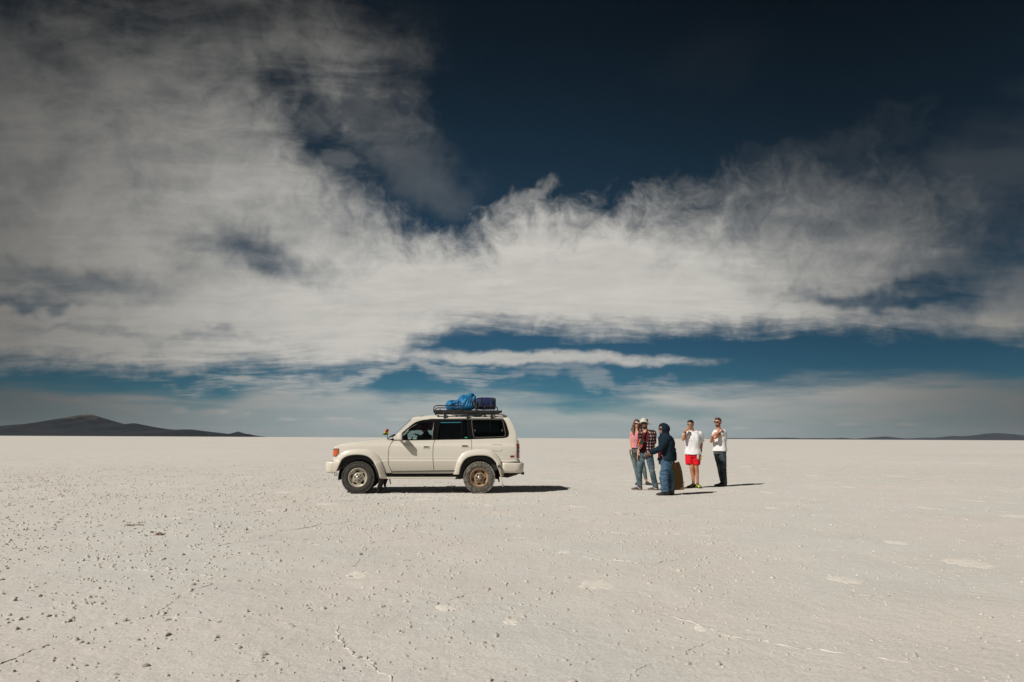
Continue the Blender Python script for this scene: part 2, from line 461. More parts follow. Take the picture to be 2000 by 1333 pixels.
def build_salt():
    rng = np.random.default_rng(21)
    pts, edges = hexnet()
    V = []; Fq = []; nv = 0; along = []
    c, s_ = math.cos(0.22), math.sin(0.22)
    for A, B in edges:
        if rng.random() < 0.08: continue
        p, q = pts[A], pts[B]
        p = np.array([p[0] * c - p[1] * s_, p[0] * s_ + p[1] * c]); q = np.array([q[0] * c - q[1] * s_, q[0] * s_ + q[1] * c])
        mid = (p + q) / 2; r = np.hypot(*mid)
        if mid[1] < 2.2 or abs(mid[0]) > mid[1] * 0.95 + 1.5 or r > 52: continue
        L = np.hypot(*(q - p)); step = max(0.022, 0.0045 * r); n = max(6, int(L / step))
        t = np.linspace(0, 1, n + 1); d = (q - p) / L; nrm = np.array([-d[1], d[0]])
        sd_ = rng.integers(1 << 20)
        w = (fbm(t * L * 2.2, t * 0 + 0.5, 4, 0.6, int(sd_)) - 0.5) * 0.34 * np.sin(np.pi * t) ** 0.5 + (fbm(t * L * 12, t * 0 + 0.5, 3, 0.75, int(sd_) + 9) - 0.5) * 0.055
        cx = p[0] + d[0] * t * L + nrm[0] * w; cy = p[1] + d[1] * t * L + nrm[1] * w
        g = np.clip(fbm(t * L * 1.6, t * 0 + 3.3, 3, 0.6, int(sd_) + 5) * 2.6 - 0.72, 0, 1)      # the ridge comes and goes
        hh = (0.0004 + 0.0085 * np.clip(fbm(t * L * 26, t * 0, 3, 0.8, int(sd_) + 2) * 2.0 - 0.62, 0, 1)) * g
        wd = (0.005 + 0.009 * fbm(t * L * 11, t * 0 + 7, 2, 0.7, int(sd_) + 3)) * (0.35 + 0.65 * g) * min(1.0, 1.15 - r / 60)
        base = gz(cx, cy)
        prof = [(-1.0, -0.35), (-0.35, 0.85), (0.1, 1.0), (0.45, 0.7), (1.0, -0.35)]
        jit = rng.normal(size=(5, n + 1)) * 0.42
        rows = []
        for k2, (o, z) in enumerate(prof):
            off = (o + jit[k2]) * wd
            rows.append(np.stack([cx + nrm[0] * off, cy + nrm[1] * off, base + z * hh - 0.003 * (1 - g) + (0 if abs(o) < 0.9 else -0.003)], -1))
        P = np.stack(rows, 1).reshape(-1, 3); V.append(P)
        i = np.arange(n)[:, None]; k3 = np.arange(4)[None, :]
        Fq.append((nv + np.stack([i * 5 + k3, (i + 1) * 5 + k3, (i + 1) * 5 + k3 + 1, i * 5 + k3 + 1], -1)).reshape(-1, 4)); nv += len(P)
        along.append(np.stack([cx, cy], -1)[::max(1, int(0.05 / step))])
    me = mesh_np('salt_ridges', np.vstack(V), np.vstack(Fq)[:, ::-1], True)
    o = link('salt_ridges', me, mat('salt ridge', (0.535, 0.50, 0.455), 0.9, spec=0.2, n_scale=30, n_amt=0.12, bump=140, bump_dist=0.003), GROUND)
    tag(o, kind='stuff')
    along = np.vstack(along)
    # clods: scattered, in little groups, and strung along the ridges
    shapes = [lump_shape(rng) for _ in range(9)]
    N = 42000
    r = np.sqrt(rng.random(N)) * 34.0; th = (rng.random(N) - 0.5) * R(94)
    x = r * np.sin(th); y = r * np.cos(th)
    dens = fbm(x * 0.6, y * 0.6, 3, 0.6, 44) * np.clip(1.25 - x / 14.0, 0.75, 1.5) * np.clip(1.25 - r / 30.0, 0.3, 1.0)
    keep = (rng.random(N) < np.clip(dens * 2.2 - 0.40, 0.12, 1.0)) & (r > 2.6)
    x, y = x[keep], y[keep]
    # companions
    m2 = rng.random(len(x)) < 0.65
    x2 = x[m2] + rng.normal(size=m2.sum()) * 0.035; y2 = y[m2] + rng.normal(size=m2.sum()) * 0.035
    al = along[rng.random(len(along)) < 0.13]
    xa = al[:, 0] + rng.normal(size=len(al)) * 0.02; ya = al[:, 1] + rng.normal(size=len(al)) * 0.02
    x = np.concatenate([x, x2, xa]); y = np.concatenate([y, y2, ya])
    ok = np.hypot(x, y) > 2.5; x, y = x[ok], y[ok]
    n = len(x)
    size = 1.05 * (0.0038 + 0.0075 * rng.random(n) ** 1.6 + 0.010 * rng.random(n) ** 7) * (1 + 0.15 * np.clip(-x / 4, -0.6, 1)) * (0.9 + 0.2 * np.clip(np.hypot(x, y) / 10 - 0.4, 0, 1.5))
    dist = np.hypot(x, y)
    inview = np.abs(x) < y * 0.76 + 0.05
    order = np.argsort(np.where(inview & (dist > 3.3), dist / (size ** 0.6), 1e9))
    single = order[:300]; mass = order[300:]
    metas = []
    for i, (v, f) in enumerate(shapes): 
        metas.append(mesh_np('salt_lump', v, f, False)); metas[-1].materials.append(LUMPM)
    for a in single:
        o = bpy.data.objects.new('salt_lump', metas[int(rng.integers(len(metas)))]); COL.objects.link(o); o.parent = GROUND
        sz = size[a]
        o.location = (x[a], y[a], float(gz(x[a], y[a])) - 0.001); o.rotation_euler = (0, 0, rng.random() * 6.28)
        o.scale = (sz * (0.9 + 0.9 * rng.random()), sz * (0.7 + 0.4 * rng.random()), sz * (0.75 + 0.6 * rng.random()))
    V = []; Fc = []; nv = 0; pick = rng.integers(len(shapes), size=len(mass))
    for k2, (v, f) in enumerate(shapes):
        ids = mass[pick == k2]; m_ = len(ids)
        rot = rng.random(m_) * 6.28; cs, sn = np.cos(rot), np.sin(rot)
        sx = size[ids] * (0.9 + 0.9 * rng.random(m_)); sy = size[ids] * (0.7 + 0.4 * rng.random(m_)); sz = size[ids] * (0.75 + 0.6 * rng.random(m_))
        lx = v[None, :, 0] * sx[:, None]; ly = v[None, :, 1] * sy[:, None]; lz = v[None, :, 2] * sz[:, None]
        P = np.stack([x[ids][:, None] + lx * cs[:, None] - ly * sn[:, None], y[ids][:, None] + lx * sn[:, None] + ly * cs[:, None], gz(x[ids], y[ids])[:, None] - 0.001 + lz], -1)
        V.append(P.reshape(-1, 3)); Fc.append((nv + f[None] + (np.arange(m_) * len(v))[:, None, None]).reshape(-1, 3)); nv += m_ * len(v)
    me = mesh_np('salt_lumps', np.vstack(V), np.vstack(Fc), False)
    o = link('salt_lumps', me, LUMPM, GROUND); tag(o, kind='stuff')
    print('lumps', n)
    # pale rubbed crusts standing a finger's breadth proud of the rest
    spots = [(702, 1122, 26, 7), (1168, 1141, 40, 9), (1370, 1228, 15, 6), (872, 1187, 22, 7), (1000, 1215, 20, 8), (1648, 1133, 34, 9), (1890, 1100, 44, 9), (1748, 1060, 22, 4), (1815, 993, 22, 3),
             (1660, 952, 14, 2), (1500, 962, 13, 2), (1510, 993, 14, 2), (1130, 990, 16, 2), (830, 975, 20, 2), (640, 985, 26, 2), (530, 997, 16, 2), (930, 983, 14, 2), (955, 987, 12, 2), (1210, 1002, 10, 2),
             (120, 975, 20, 3), (350, 1012, 22, 3), (560, 962, 26, 2), (1980, 1008, 30, 3), (1105, 1079, 14, 3), (1590, 930, 14, 1.5), (1750, 930, 18, 1.5), (1900, 905, 20, 1.5), (1455, 912, 12, 1.2), (480, 932, 18, 1.5), (250, 948, 16, 1.5)]
    for px, py, hw, hh in spots:
        g = on_ground(px, py); rr = g.y
        wx = hw * rr / FOC; e = on_ground(px, py - hh); wy = min(abs(e.y - g.y), 0.55 + 0.02 * rr)
        nr, na = 7, 44; vs = []; fs = []
        sdv = int(rng.integers(1 << 20)); a = np.arange(na) * 2 * math.pi / na
        rim = 0.30 + 1.35 * fbm(np.cos(a) * 2.6 + 5, np.sin(a) * 2.6 + 5, 5, 0.75, sdv)
        for i in range(1, nr + 1):
            t = i / nr
            X_ = g.x + np.cos(a) * rim * t * wx; Y_ = g.y + np.sin(a) * rim * t * wy
            Z_ = gz(X_, Y_) + (0.001 + 0.012 * fbm(X_ * 22, Y_ * 22, 4, 0.7, sdv)) * (1 - t ** 2) - (0.004 if i == nr else 0)
            vs += list(zip(X_, Y_, Z_))
        vs.append((g.x, g.y, float(gz(np.array(g.x), np.array(g.y))) + 0.012))
        for i in range(nr - 1):
            for j in range(na):
                p = i * na + j; q = i * na + (j + 1) % na
                fs.append((p, p + na, q + na, q))
        for j in range(na): fs.append((len(vs) - 1, j, (j + 1) % na))
        link('pale_salt_patch', mesh_np('pale_salt_patch', np.array(vs), fs, True), PALE, GROUND)
build_salt()

# two dark clods of dried mud on the left of the plain
def dark_clod(px, py, w, h, label, name):
    rng = np.random.default_rng(int(px)); g = on_ground(px, py)
    s = w * g.y / FOC
    root = empty(name, (g.x, g.y, 0.0)); tag(root, label, 'clod of mud')
    for i in range(5):
        v, f = lump_shape(rng, 9, 4)
        sc = np.array([s * (0.26 + 0.3 * rng.random()), s * (0.2 + 0.2 * rng.random()), h * (0.5 + 0.5 * rng.random())])
        v = v * sc + np.array([(i - 2) * s * 0.3 + rng.normal() * s * 0.06, rng.normal() * s * 0.25, 0])
        link('crumb', mesh_np('crumb', v, f, False), mat('dried mud', (0.20, 0.135, 0.095), 0.95, spec=0.15, n_scale=40, n_amt=0.4, bump=90, bump_dist=0.004), root)
dark_clod(264, 1026.5, 16, 0.018, 'long reddish brown clod of mud, the farther of two on the salt', 'mud_clod')
dark_clod(312, 1046, 8, 0.045, 'small upright dark brown clod of mud, the nearer of two on the salt', 'mud_clod')

# ------------------------------------------------------------------ mountains
def mountain(name, prof, base_py, Y, depth, m, label, rough=0.16, seed=1, foot=None):
    """prof: skyline points of the photograph; the ridge gets its own distance, foothills and a back slope"""
    pr = np.array(prof, float)
    xs = np.linspace(pr[0, 0], pr[-1, 0], 260 if len(prof) > 20 else 120)
    # skyline with its own fine ruggedness
    ys = np.interp(xs, pr[:, 0], pr[:, 1])
    P = [at_depth(a, b, Y) for a, b in zip(xs, ys)]
    X_ = np.array([p.x for p in P]); H = np.maximum(np.array([p.z for p in P]) - 0.0, 1.0)
    H = H * (1 + (fbm(xs * 0.13, xs * 0, 5, 0.65, seed) - 0.5) * 0.10)
    t = np.concatenate([np.linspace(0, 1, 44), 1 + np.linspace(0.05, 1, 10)])
    V = np.zeros((len(t), len(xs), 3))
    L = abs(X_[-1] - X_[0])
    for i, tt in enumerate(t):
        yy = Y - depth * (1 - tt)
        sh = (tt ** 1.25) if tt <= 1 else (2 - tt) ** 1.1
        gul = fbm(X_ / (depth * 0.30) + 0.25 * tt, np.full_like(X_, tt * 2.2), 5, 0.6, seed + 7)
        ridg = np.abs(fbm(X_ / (depth * 0.16), np.full_like(X_, tt * 1.3), 5, 0.6, seed + 3) - 0.5) * 2
        k = 1 + ((gul - 0.5) * 1.2 + (0.3 - ridg) * 0.9) * rough * 3.2 * min(tt, 1) * (1 - min(tt, 1)) * 1.6
        V[i, :, 0] = X_ * (yy / Y) ** 0.0 + (fbm(X_ / (depth * 0.4), np.full_like(X_, tt * 3), 3, 0.5, seed + 11) - 0.5) * depth * 0.05 * max(0.0, 1 - tt)
        V[i, :, 1] = yy
        V[i, :, 2] = np.minimum(H * sh * k, H * (0.25 + 0.75 * tt if tt <= 1 else 1)) - (8.0 if tt in (t[0], t[-1]) else 0)
    V[:, 0, 2] = -8; V[:, -1, 2] = -8
    n, mm = len(t), len(xs)
    i = np.arange(n - 1)[:, None]; j = np.arange(mm - 1)[None, :]
    f = np.stack([i * mm + j, i * mm + j + 1, (i + 1) * mm + j + 1, (i + 1) * mm + j], -1).reshape(-1, 4)
    o = link(name, mesh_np(name, V.reshape(-1, 3), f, True), m)
    tag(o, label, None, kind='structure')
    return o

def rock_material(name, lo, hi, top):
    m, b, X = principled(name, lo, 0.95, spec=0.1)
    g = X.new('ShaderNodeNewGeometry')
    p = X.sep(g.outputs['Position'])
    n = X.noise(g.outputs['Position'], 0.0016, 8, 0.65)
    n2 = X.noise(X.mapping(g.outputs['Position'], sc=(1, 1, 3.0)), 0.0045, 6, 0.7)
    col = X.mix(X.step(X.add(X.mul(n, 0.6), X.mul(n2, 0.4)), 0.40, 0.62), lo, hi)
    if top: col = X.mix(X.step(X.add(p[2], X.mul(X.sub(n, 0.5), 700.0)), top[0], top[1]), col, top[2])
    X.set(b.inputs['Base Color'], col)
    return m
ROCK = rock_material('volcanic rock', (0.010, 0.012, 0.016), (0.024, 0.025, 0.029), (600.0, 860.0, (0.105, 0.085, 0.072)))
ROCK2 = rock_material('haze tinted rock', (0.030, 0.036, 0.048), (0.045, 0.050, 0.060), None)  # paler and bluer than the near rock: distance haze put into the colour
def m1(cx, cy): return (cx / 3.846, cy / 3.846 + 780)
def m2(cx, cy): return (cx / 2.105 + 1050, cy / 2.105 + 780)
mountain('mountain', [m1(*p) for p in [(-900, 300), (-600, 262), (-300, 236), (-120, 222), (0, 210), (100, 198), (200, 188), (300, 178), (350, 171), (380, 174), (440, 164), (520, 154), (545, 143), (560, 138), (585, 129), (605, 121), (618, 122), (625, 115), (640, 118), (652, 118),
        (660, 111), (668, 119), (695, 119), (712, 130), (722, 135), (740, 139), (760, 148), (780, 160), (830, 180), (860, 180), (880, 183), (900, 188), (930, 192), (965, 190), (985, 182), (1005, 179), (1030, 185), (1060, 200), (1100, 218), (1140, 220), (1165, 215), (1185, 215),
        (1215, 230), (1250, 229), (1285, 225), (1310, 232), (1340, 229), (1400, 227), (1440, 228), (1470, 231), (1500, 238), (1540, 258), (1575, 276), (1610, 292)]], 853, 27000, 6500, ROCK, 'dark broad volcano with jagged summit on the left horizon', 0.2, 3)
mountain('distant_hill', [m1(*p) for p in [(1620, 292), (1650, 282), (1690, 270), (1725, 263), (1760, 252), (1790, 243), (1808, 249), (1830, 260), (1850, 264), (1868, 276), (1884, 294)]], 855, 22000, 1600, ROCK, 'small dark peaked hill right of the volcano', 0.12, 9)
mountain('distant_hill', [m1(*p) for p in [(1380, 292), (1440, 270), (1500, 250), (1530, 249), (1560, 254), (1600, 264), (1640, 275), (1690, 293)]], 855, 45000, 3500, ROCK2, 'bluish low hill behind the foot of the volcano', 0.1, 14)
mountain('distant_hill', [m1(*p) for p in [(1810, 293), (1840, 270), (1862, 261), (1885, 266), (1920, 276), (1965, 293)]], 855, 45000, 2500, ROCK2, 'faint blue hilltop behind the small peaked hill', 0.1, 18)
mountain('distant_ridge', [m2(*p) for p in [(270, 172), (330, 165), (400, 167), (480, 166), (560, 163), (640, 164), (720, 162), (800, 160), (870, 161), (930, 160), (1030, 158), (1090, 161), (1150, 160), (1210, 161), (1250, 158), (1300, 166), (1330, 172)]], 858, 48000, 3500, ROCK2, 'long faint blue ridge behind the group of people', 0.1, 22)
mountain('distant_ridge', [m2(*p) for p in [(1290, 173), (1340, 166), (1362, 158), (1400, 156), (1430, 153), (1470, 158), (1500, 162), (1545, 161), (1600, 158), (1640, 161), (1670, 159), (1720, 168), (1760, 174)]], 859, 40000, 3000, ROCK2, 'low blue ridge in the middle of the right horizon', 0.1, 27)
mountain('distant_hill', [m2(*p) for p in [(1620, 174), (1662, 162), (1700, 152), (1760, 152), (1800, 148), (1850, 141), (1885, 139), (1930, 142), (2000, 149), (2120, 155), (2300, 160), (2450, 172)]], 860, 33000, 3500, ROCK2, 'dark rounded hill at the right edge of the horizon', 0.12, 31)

# ------------------------------------------------------------------ air
def build_haze():
    bm = bmesh.new(); bmesh.ops.create_cube(bm, size=1.0)
    bmesh.ops.scale(bm, vec=(190000, 130000, 1261), verts=bm.verts)
    bmesh.ops.translate(bm, vec=(0, 25000, 1261 / 2 - 20.0), verts=bm.verts)
    me = bpy.data.meshes.new('haze'); bm.to_mesh(me); bm.free()
    m = bpy.data.materials.new('thin dry air'); m.use_nodes = True; t = m.node_tree; t.nodes.clear()
    out = t.nodes.new('ShaderNodeOutputMaterial'); v = t.nodes.new('ShaderNodeVolumePrincipled')
    v.inputs['Color'].default_value = (0.70, 0.85, 1.0, 1); v.inputs['Density'].default_value = HAZE_DENSITY
    t.links.new(v.outputs[0], out.inputs['Volume'])
    o = link('haze', me, m); tag(o, kind='stuff')
HAZE_DENSITY = 2.4e-6
build_haze()

# ------------------------------------------------------------------ the off-road car
# car frame: x along the car (nose at negative x), y away from the camera, z up
G1 = on_ground(699, 964.9); G2 = on_ground(936.2, 964.6)
CAR_YAW = R(5.0)
CAR_O = (G1 + G2) / 2; CAR_O.z = 0.0
YC = 0.88                                    # centre line of the body
cy_, sy_ = math.cos(CAR_YAW), math.sin(CAR_YAW)
AX = Vector((cy_, sy_, 0)); AY = Vector((-sy_, cy_, 0))
CAR_O = CAR_O - AY * 0.05
car = empty('off_road_car', CAR_O, CAR_YAW)
tag(car, 'cream white off-road car with loaded roof rack parked on the salt', 'car')

def Lp(px, py, y=0.05):
    """photograph point to car coordinates on the plane y = const"""
    d = ray(px, py); o = CAM - CAR_O
    t = (y - o.dot(AY)) / d.dot(AY)
    p = o + d * t
    return p.dot(AX), p.z
def Uq(cx, cy, y=0.05): return Lp(cx / 5.795 + 620, cy / 5.795 + 750, y)      # enlarged view of the car

ZB = Uq(1400, 633)[1]; ZR = Uq(1500, 362)[1]; XN = Uq(160, 800)[0]; XT = Uq(2290, 800)[0]
ZM1 = Uq(1000, 832)[1]; ZM2 = Uq(1000, 866)[1]

def sstep(x, a, b):
    t = min(1, max(0, (x - a) / (b - a))); return t * t * (3 - 2 * t)
def S(x, z):
    """half surface of the body side: depth y of the sheet metal at x, z"""
    y = 0.05
    y += 0.070 * ((0.92 - z) / 0.45) ** 2 if z < 0.92 else 0.045 * ((z - 0.92) / 0.34) ** 2 if z < ZB else 0.045 * ((ZB - 0.92) / 0.34) ** 2 + (z - ZB) * 0.24
    y += -0.016 * (1 - sstep(z, ZM2 - 0.010, ZM2 + 0.010)) + 0.006 * sstep(z, ZM1 - 0.012, ZM1 + 0.012)
    y += 0.016 * sstep(z, 1.08, 1.16)
    if z > ZR - 0.085: y += 0.10 * ((z - ZR + 0.085) / 0.085) ** 2
    if x < XN + 0.75: y += 0.075 * ((XN + 0.75 - x) / 0.75) ** 2
    if x < XN + 0.10: y += 0.10 * ((XN + 0.10 - x) / 0.10) ** 2.5
    if x > XT - 0.5: y += 0.035 * ((x - XT + 0.5) / 0.5) ** 2
    if x > XT - 0.09: y += 0.09 * ((x - XT + 0.09) / 0.09) ** 2.5
    return y
def Sn(x, z, e=0.004):
    v = Vector((S(x + e, z) - S(x - e, z), -2 * e, S(x, z + e) - S(x, z - e))); return v.normalized()

def spline(pts, n=7):
    """closed outline: (x, y) smooth point, (x, y, 1) corner"""
    N = len(pts); P = [np.array(p[:2], float) for p in pts]; C = [len(p) > 2 for p in pts]
    if not any(C): C = list(C)
    out = []
    for i in range(N):
        a, b = P[i], P[(i + 1) % N]
        if C[i] and C[(i + 1) % N]: out.append(a); continue
        p0 = P[i - 1] if not C[i] else a - (b - a) * 0.5
        p3 = P[(i + 2) % N] if not C[(i + 1) % N] else b + (b - a) * 0.5
        for k in range(n):
            t = k / n
            out.append(0.5 * ((2 * a) + (b - p0) * t + (2 * p0 - 5 * a + 4 * b - p3) * t * t + (3 * a - p0 - 3 * b + p3) * t ** 3))
    return np.array(out)

def inside(poly, pts):
    x, y = pts[:, 0], pts[:, 1]; r = np.zeros(len(pts), bool)
    px, py = poly[:, 0], poly[:, 1]; qx, qy = np.roll(px, -1), np.roll(py, -1)
    for a, b, c, d in zip(px, py, qx, qy):
        if b == d: continue
        m = ((b > y) != (d > y)); r ^= m & (x < (c - a) * (y - b) / (d - b) + a)
    return r
def edist(poly, pts):
    a = poly; b = np.roll(poly, -1, 0); d = np.full(len(pts), 1e9)
    for p, q in zip(a, b):
        v = q - p; L = max(v @ v, 1e-12); t = np.clip(((pts - p) @ v) / L, 0, 1)
        d = np.minimum(d, np.hypot(*(pts - p - t[:, None] * v).T))
    return d

def plate(name, outline, m, parent, holes=(), surf=S, nrm=Sn, off=0.0, th=0.012, grid=0.055, mirror=False, lines=()):
    """sheet with thickness cut to an outline (car x, z) and pressed onto the body surface"""
    polys = [np.asarray(outline)] + [np.asarray(h) for h in holes]
    vs = np.vstack(polys); ed = []; k = 0
    for p in polys:
        ed += [(k + i, k + (i + 1) % len(p)) for i in range(len(p))]; k += len(p)
    lo, hi = polys[0].min(0), polys[0].max(0)
    gx = np.arange(lo[0], hi[0], grid); gy = np.unique(np.concatenate([np.arange(lo[1], hi[1], grid)] + [np.array(lines)] if len(lines) else [np.arange(lo[1], hi[1], grid)]))
    g = np.array([(a, b) for a in gx for b in gy])
    if len(g):
        ok = inside(polys[0], g)
        for h in polys[1:]: ok &= ~inside(h, g)
        for p in polys:
            if ok.any(): ok[ok] = edist(p, g[ok]) > grid * 0.28
        vs = np.vstack([vs, g[ok]])
    rv, re, rf, *_ = delaunay_2d_cdt([Vector(p) for p in vs], ed, [], 0, 1e-6)
    rv = np.array([tuple(p) for p in rv]); tri = np.array([tuple(f) for f in rf if len(f) == 3])
    cen = rv[tri].mean(1); ok = inside(polys[0], cen)
    for h in polys[1:]: ok &= ~inside(h, cen)
    tri = tri[ok]
    n = len(rv)
    front = [(x, surf(x, z) + off, z) for x, z in rv]
    back = [(x, y + th, z) for x, y, z in front]
    # camera-facing winding
    faces = []
    for a, b, c in tri:
        ar = (rv[b][0] - rv[a][0]) * (rv[c][1] - rv[a][1]) - (rv[c][0] - rv[a][0]) * (rv[b][1] - rv[a][1])
        faces.append((a, b, c) if ar > 0 else (a, c, b))
    nf = len(faces)
    cnt = {}
    for f in faces:
        for i in range(3):
            e = (f[i], f[(i + 1) % 3]); cnt[e] = cnt.get(e, 0) + 1
    rim = [e for e in cnt if (e[1], e[0]) not in cnt]
    F2 = list(faces) + [(c + n, b + n, a + n) for a, b, c in faces] + [(b, a, a + n, b + n) for a, b in rim]
    V = front + back
    ns = [nrm(x, z) for x, z in rv]
    def build(mir):
        vv = [(x, 2 * YC - y, z) for x, y, z in V] if mir else V
        ff = [tuple(reversed(f)) for f in F2] if mir else F2
        me = bpy.data.meshes.new(name); me.from_pydata(vv, [], ff); me.update()
        me.polygons.foreach_set('use_smooth', np.ones(len(me.polygons), dtype=bool))
        cn = []
        for pi, p in enumerate(me.polygons):
            for li in p.loop_indices:
                vi = me.loops[li].vertex_index
                if pi < nf:
                    q = ns[vi]; cn.append((q.x, -q.y if mir else q.y, q.z))
                else: cn.append(tuple(p.normal))
        me.normals_split_custom_set(cn)
        return link(name, me, m, parent)
    o = build(False)
    return (o, build(True)) if mirror else o

def flat(y, sl=0.0):
    return (lambda x, z: y + sl * z), (lambda x, z: Vector((0, -1, sl)).normalized())

def tube(name, pts, r, m, parent=None, seg=8, closed=False, caps=True):
    pts = [Vector(p) for p in pts]; N = len(pts); rs = r if isinstance(r, (list, tuple)) else [r] * N
    v = []; f = []; up = None
    for i, p in enumerate(pts):
        if closed: t = pts[(i + 1) % N] - pts[i - 1]
        else: t = pts[min(i + 1, N - 1)] - pts[max(i - 1, 0)]
        t.normalize()
        if up is None: up = t.orthogonal().normalized()
        up = (up - t * up.dot(t)); up = up.normalized() if up.length > 1e-6 else t.orthogonal().normalized()
        w = t.cross(up)
        for k in range(seg):
            a = 2 * math.pi * k / seg; v.append(p + (up * math.cos(a) + w * math.sin(a)) * rs[i])
    for i in range(N if closed else N - 1):
        for k in range(seg):
            a, b = i * seg + k, i * seg + (k + 1) % seg; c = ((i + 1) % N) * seg
            f.append((a, b, c + (k + 1) % seg, c + k))
    if not closed and caps:
        f.append(tuple(reversed(range(seg)))); f.append(tuple(range((N - 1) * seg, N * seg)))
    me = bpy.data.meshes.new(name); me.from_pydata([tuple(p) for p in v], [], f); me.update()
    me.polygons.foreach_set('use_smooth', np.array([len(p.vertices) == 4 for p in me.polygons], dtype=bool))
    return link(name, me, m, parent) if m else me

def boxes(name, bs, m, parent, bevel=0.0):
    """one part made of boxes: (cx, cy, cz, sx, sy, sz[, rz[, ry]])"""
    bm = bmesh.new()
    for b in bs:
        r = bmesh.ops.create_cube(bm, size=1.0); mt = Matrix.Translation(b[:3])
        if len(b) > 6: mt = mt @ Matrix.Rotation(b[6], 4, 'Z')
        if len(b) > 7: mt = mt @ Matrix.Rotation(b[7], 4, 'Y')
        mt = mt @ Matrix.Diagonal((*b[3:6], 1)); bmesh.ops.transform(bm, matrix=mt, verts=r['verts'])
    if bevel: bmesh.ops.bevel(bm, geom=bm.edges[:] , offset=bevel, segments=2, affect='EDGES', profile=0.6)
    me = bpy.data.meshes.new(name); bm.to_mesh(me); bm.free()
    return link(name, me, m, parent)

def grid_mesh(name, P, m, parent, smooth=True, flip=False, thick=0.0):
    """P[i][j] points -> sheet"""
    ni, nj = len(P), len(P[0])
    v = [tuple(p) for row in P for p in row]; f = []
    for i in range(ni - 1):
        for j in range(nj - 1):
            q = (i * nj + j, i * nj + j + 1, (i + 1) * nj + j + 1, (i + 1) * nj + j)
            f.append(tuple(reversed(q)) if flip else q)
    me = bpy.data.meshes.new(name); me.from_pydata(v, [], f); me.update()
    if smooth: me.polygons.foreach_set('use_smooth', np.ones(len(f), dtype=bool))
    o = link(name, me, m, parent)
    if thick:
        md = o.modifiers.new('thickness', 'SOLIDIFY'); md.thickness = thick; md.offset = -1
    return o

# ---- car materials
def paint_material():
    m, b, X = principled('cream paint', (0.66, 0.62, 0.52), 0.38, spec=0.5, coat=0.35)
    co = X.new('ShaderNodeTexCoord').outputs['Object']; z = X.sep(co)[2]
    n = X.noise(co, 3.0, 6, 0.6); n2 = X.noise(X.mapping(co, sc=(6, 6, 1.2)), 4.0, 5, 0.6)
    base = X.vm('SCALE', (0.615, 0.58, 0.51), s=X.mad(X.sub(n, 0.5), 0.12, 1.0))
    # road dust and salt, thrown up on the lower body
    dust = X.mul(X.step(X.add(z, X.mul(X.sub(n2, 0.5), 0.35)), 0.95, 0.45), X.mad(n, 0.6, 0.2))
    col = X.mix(dust, base, (0.52, 0.46, 0.375))
    X.set(b.inputs['Base Color'], col)
    X.set(b.inputs['Roughness'], X.mad(dust, 0.4, 0.24))
    return m
PAINT = paint_material()
def roof_paint():
    m, b, X = principled('weathered roof paint', (0.66, 0.62, 0.54), 0.45, spec=0.5)
    co = X.new('ShaderNodeTexCoord').outputs['Object']
    rust = X.step(X.noise(co, 9.0, 5, 0.6), 0.66, 0.72)
    X.set(b.inputs['Base Color'], X.mix(X.mul(rust, 0.8), (0.64, 0.60, 0.53), (0.30, 0.16, 0.07)))
    return m
BLK = mat('black trim', (0.004, 0.004, 0.004), 0.5, spec=0.10)
RUB = mat('black rubber seal', (0.02, 0.02, 0.019), 0.7)
CHR = mat('worn bright trim', (0.55, 0.54, 0.5), 0.3, metal=0.8, n_scale=30, n_amt=0.15)
DARK = mat('dark underbody', (0.018, 0.016, 0.014), 0.85, n_scale=8, n_amt=0.5, color2=(0.05, 0.042, 0.034))
INT = mat('dark upholstery', (0.022, 0.022, 0.023), 0.9, n_scale=20, n_amt=0.3)
def glass_mat(name, tint, trans):
    m = bpy.data.materials.new(name); m.use_nodes = True; t = m.node_tree; t.nodes.clear(); X = NX(t)
    out = X.new('ShaderNodeOutputMaterial'); tr = X.new('ShaderNodeBsdfTransparent'); gl = X.new('ShaderNodeBsdfGlossy')
    tr.inputs[0].default_value = (*[c * trans for c in tint], 1); gl.inputs['Roughness'].default_value = 0.02; gl.inputs['Color'].default_value = (0.9, 0.95, 1, 1)
    fr = X.new('ShaderNodeFresnel'); fr.inputs[0].default_value = 1.45
    mx = X.new('ShaderNodeMixShader'); t.links.new(fr.outputs[0], mx.inputs[0]); t.links.new(tr.outputs[0], mx.inputs[1]); t.links.new(gl.outputs[0], mx.inputs[2])
    t.links.new(mx.outputs[0], out.inputs[0]); return m
GLASS = glass_mat('window glass', (0.92, 1.0, 0.98), 0.86)
GLASSD = glass_mat('tinted window glass', (0.9, 0.93, 0.92), 0.34)
ORANGE = mat('amber lamp plastic', (0.52, 0.085, 0.012), 0.25, spec=0.6, coat=0.5, n_scale=60, n_amt=0.2)
REDL = mat('red lamp plastic', (0.38, 0.022, 0.015), 0.25, spec=0.6, coat=0.5)
HEADG = mat('headlamp glass', (0.55, 0.56, 0.56), 0.12, spec=0.8, coat=0.6)

def U(*pts, y=0.05):
    return [(*Uq(p[0], p[1], y), *p[2:]) for p in pts]

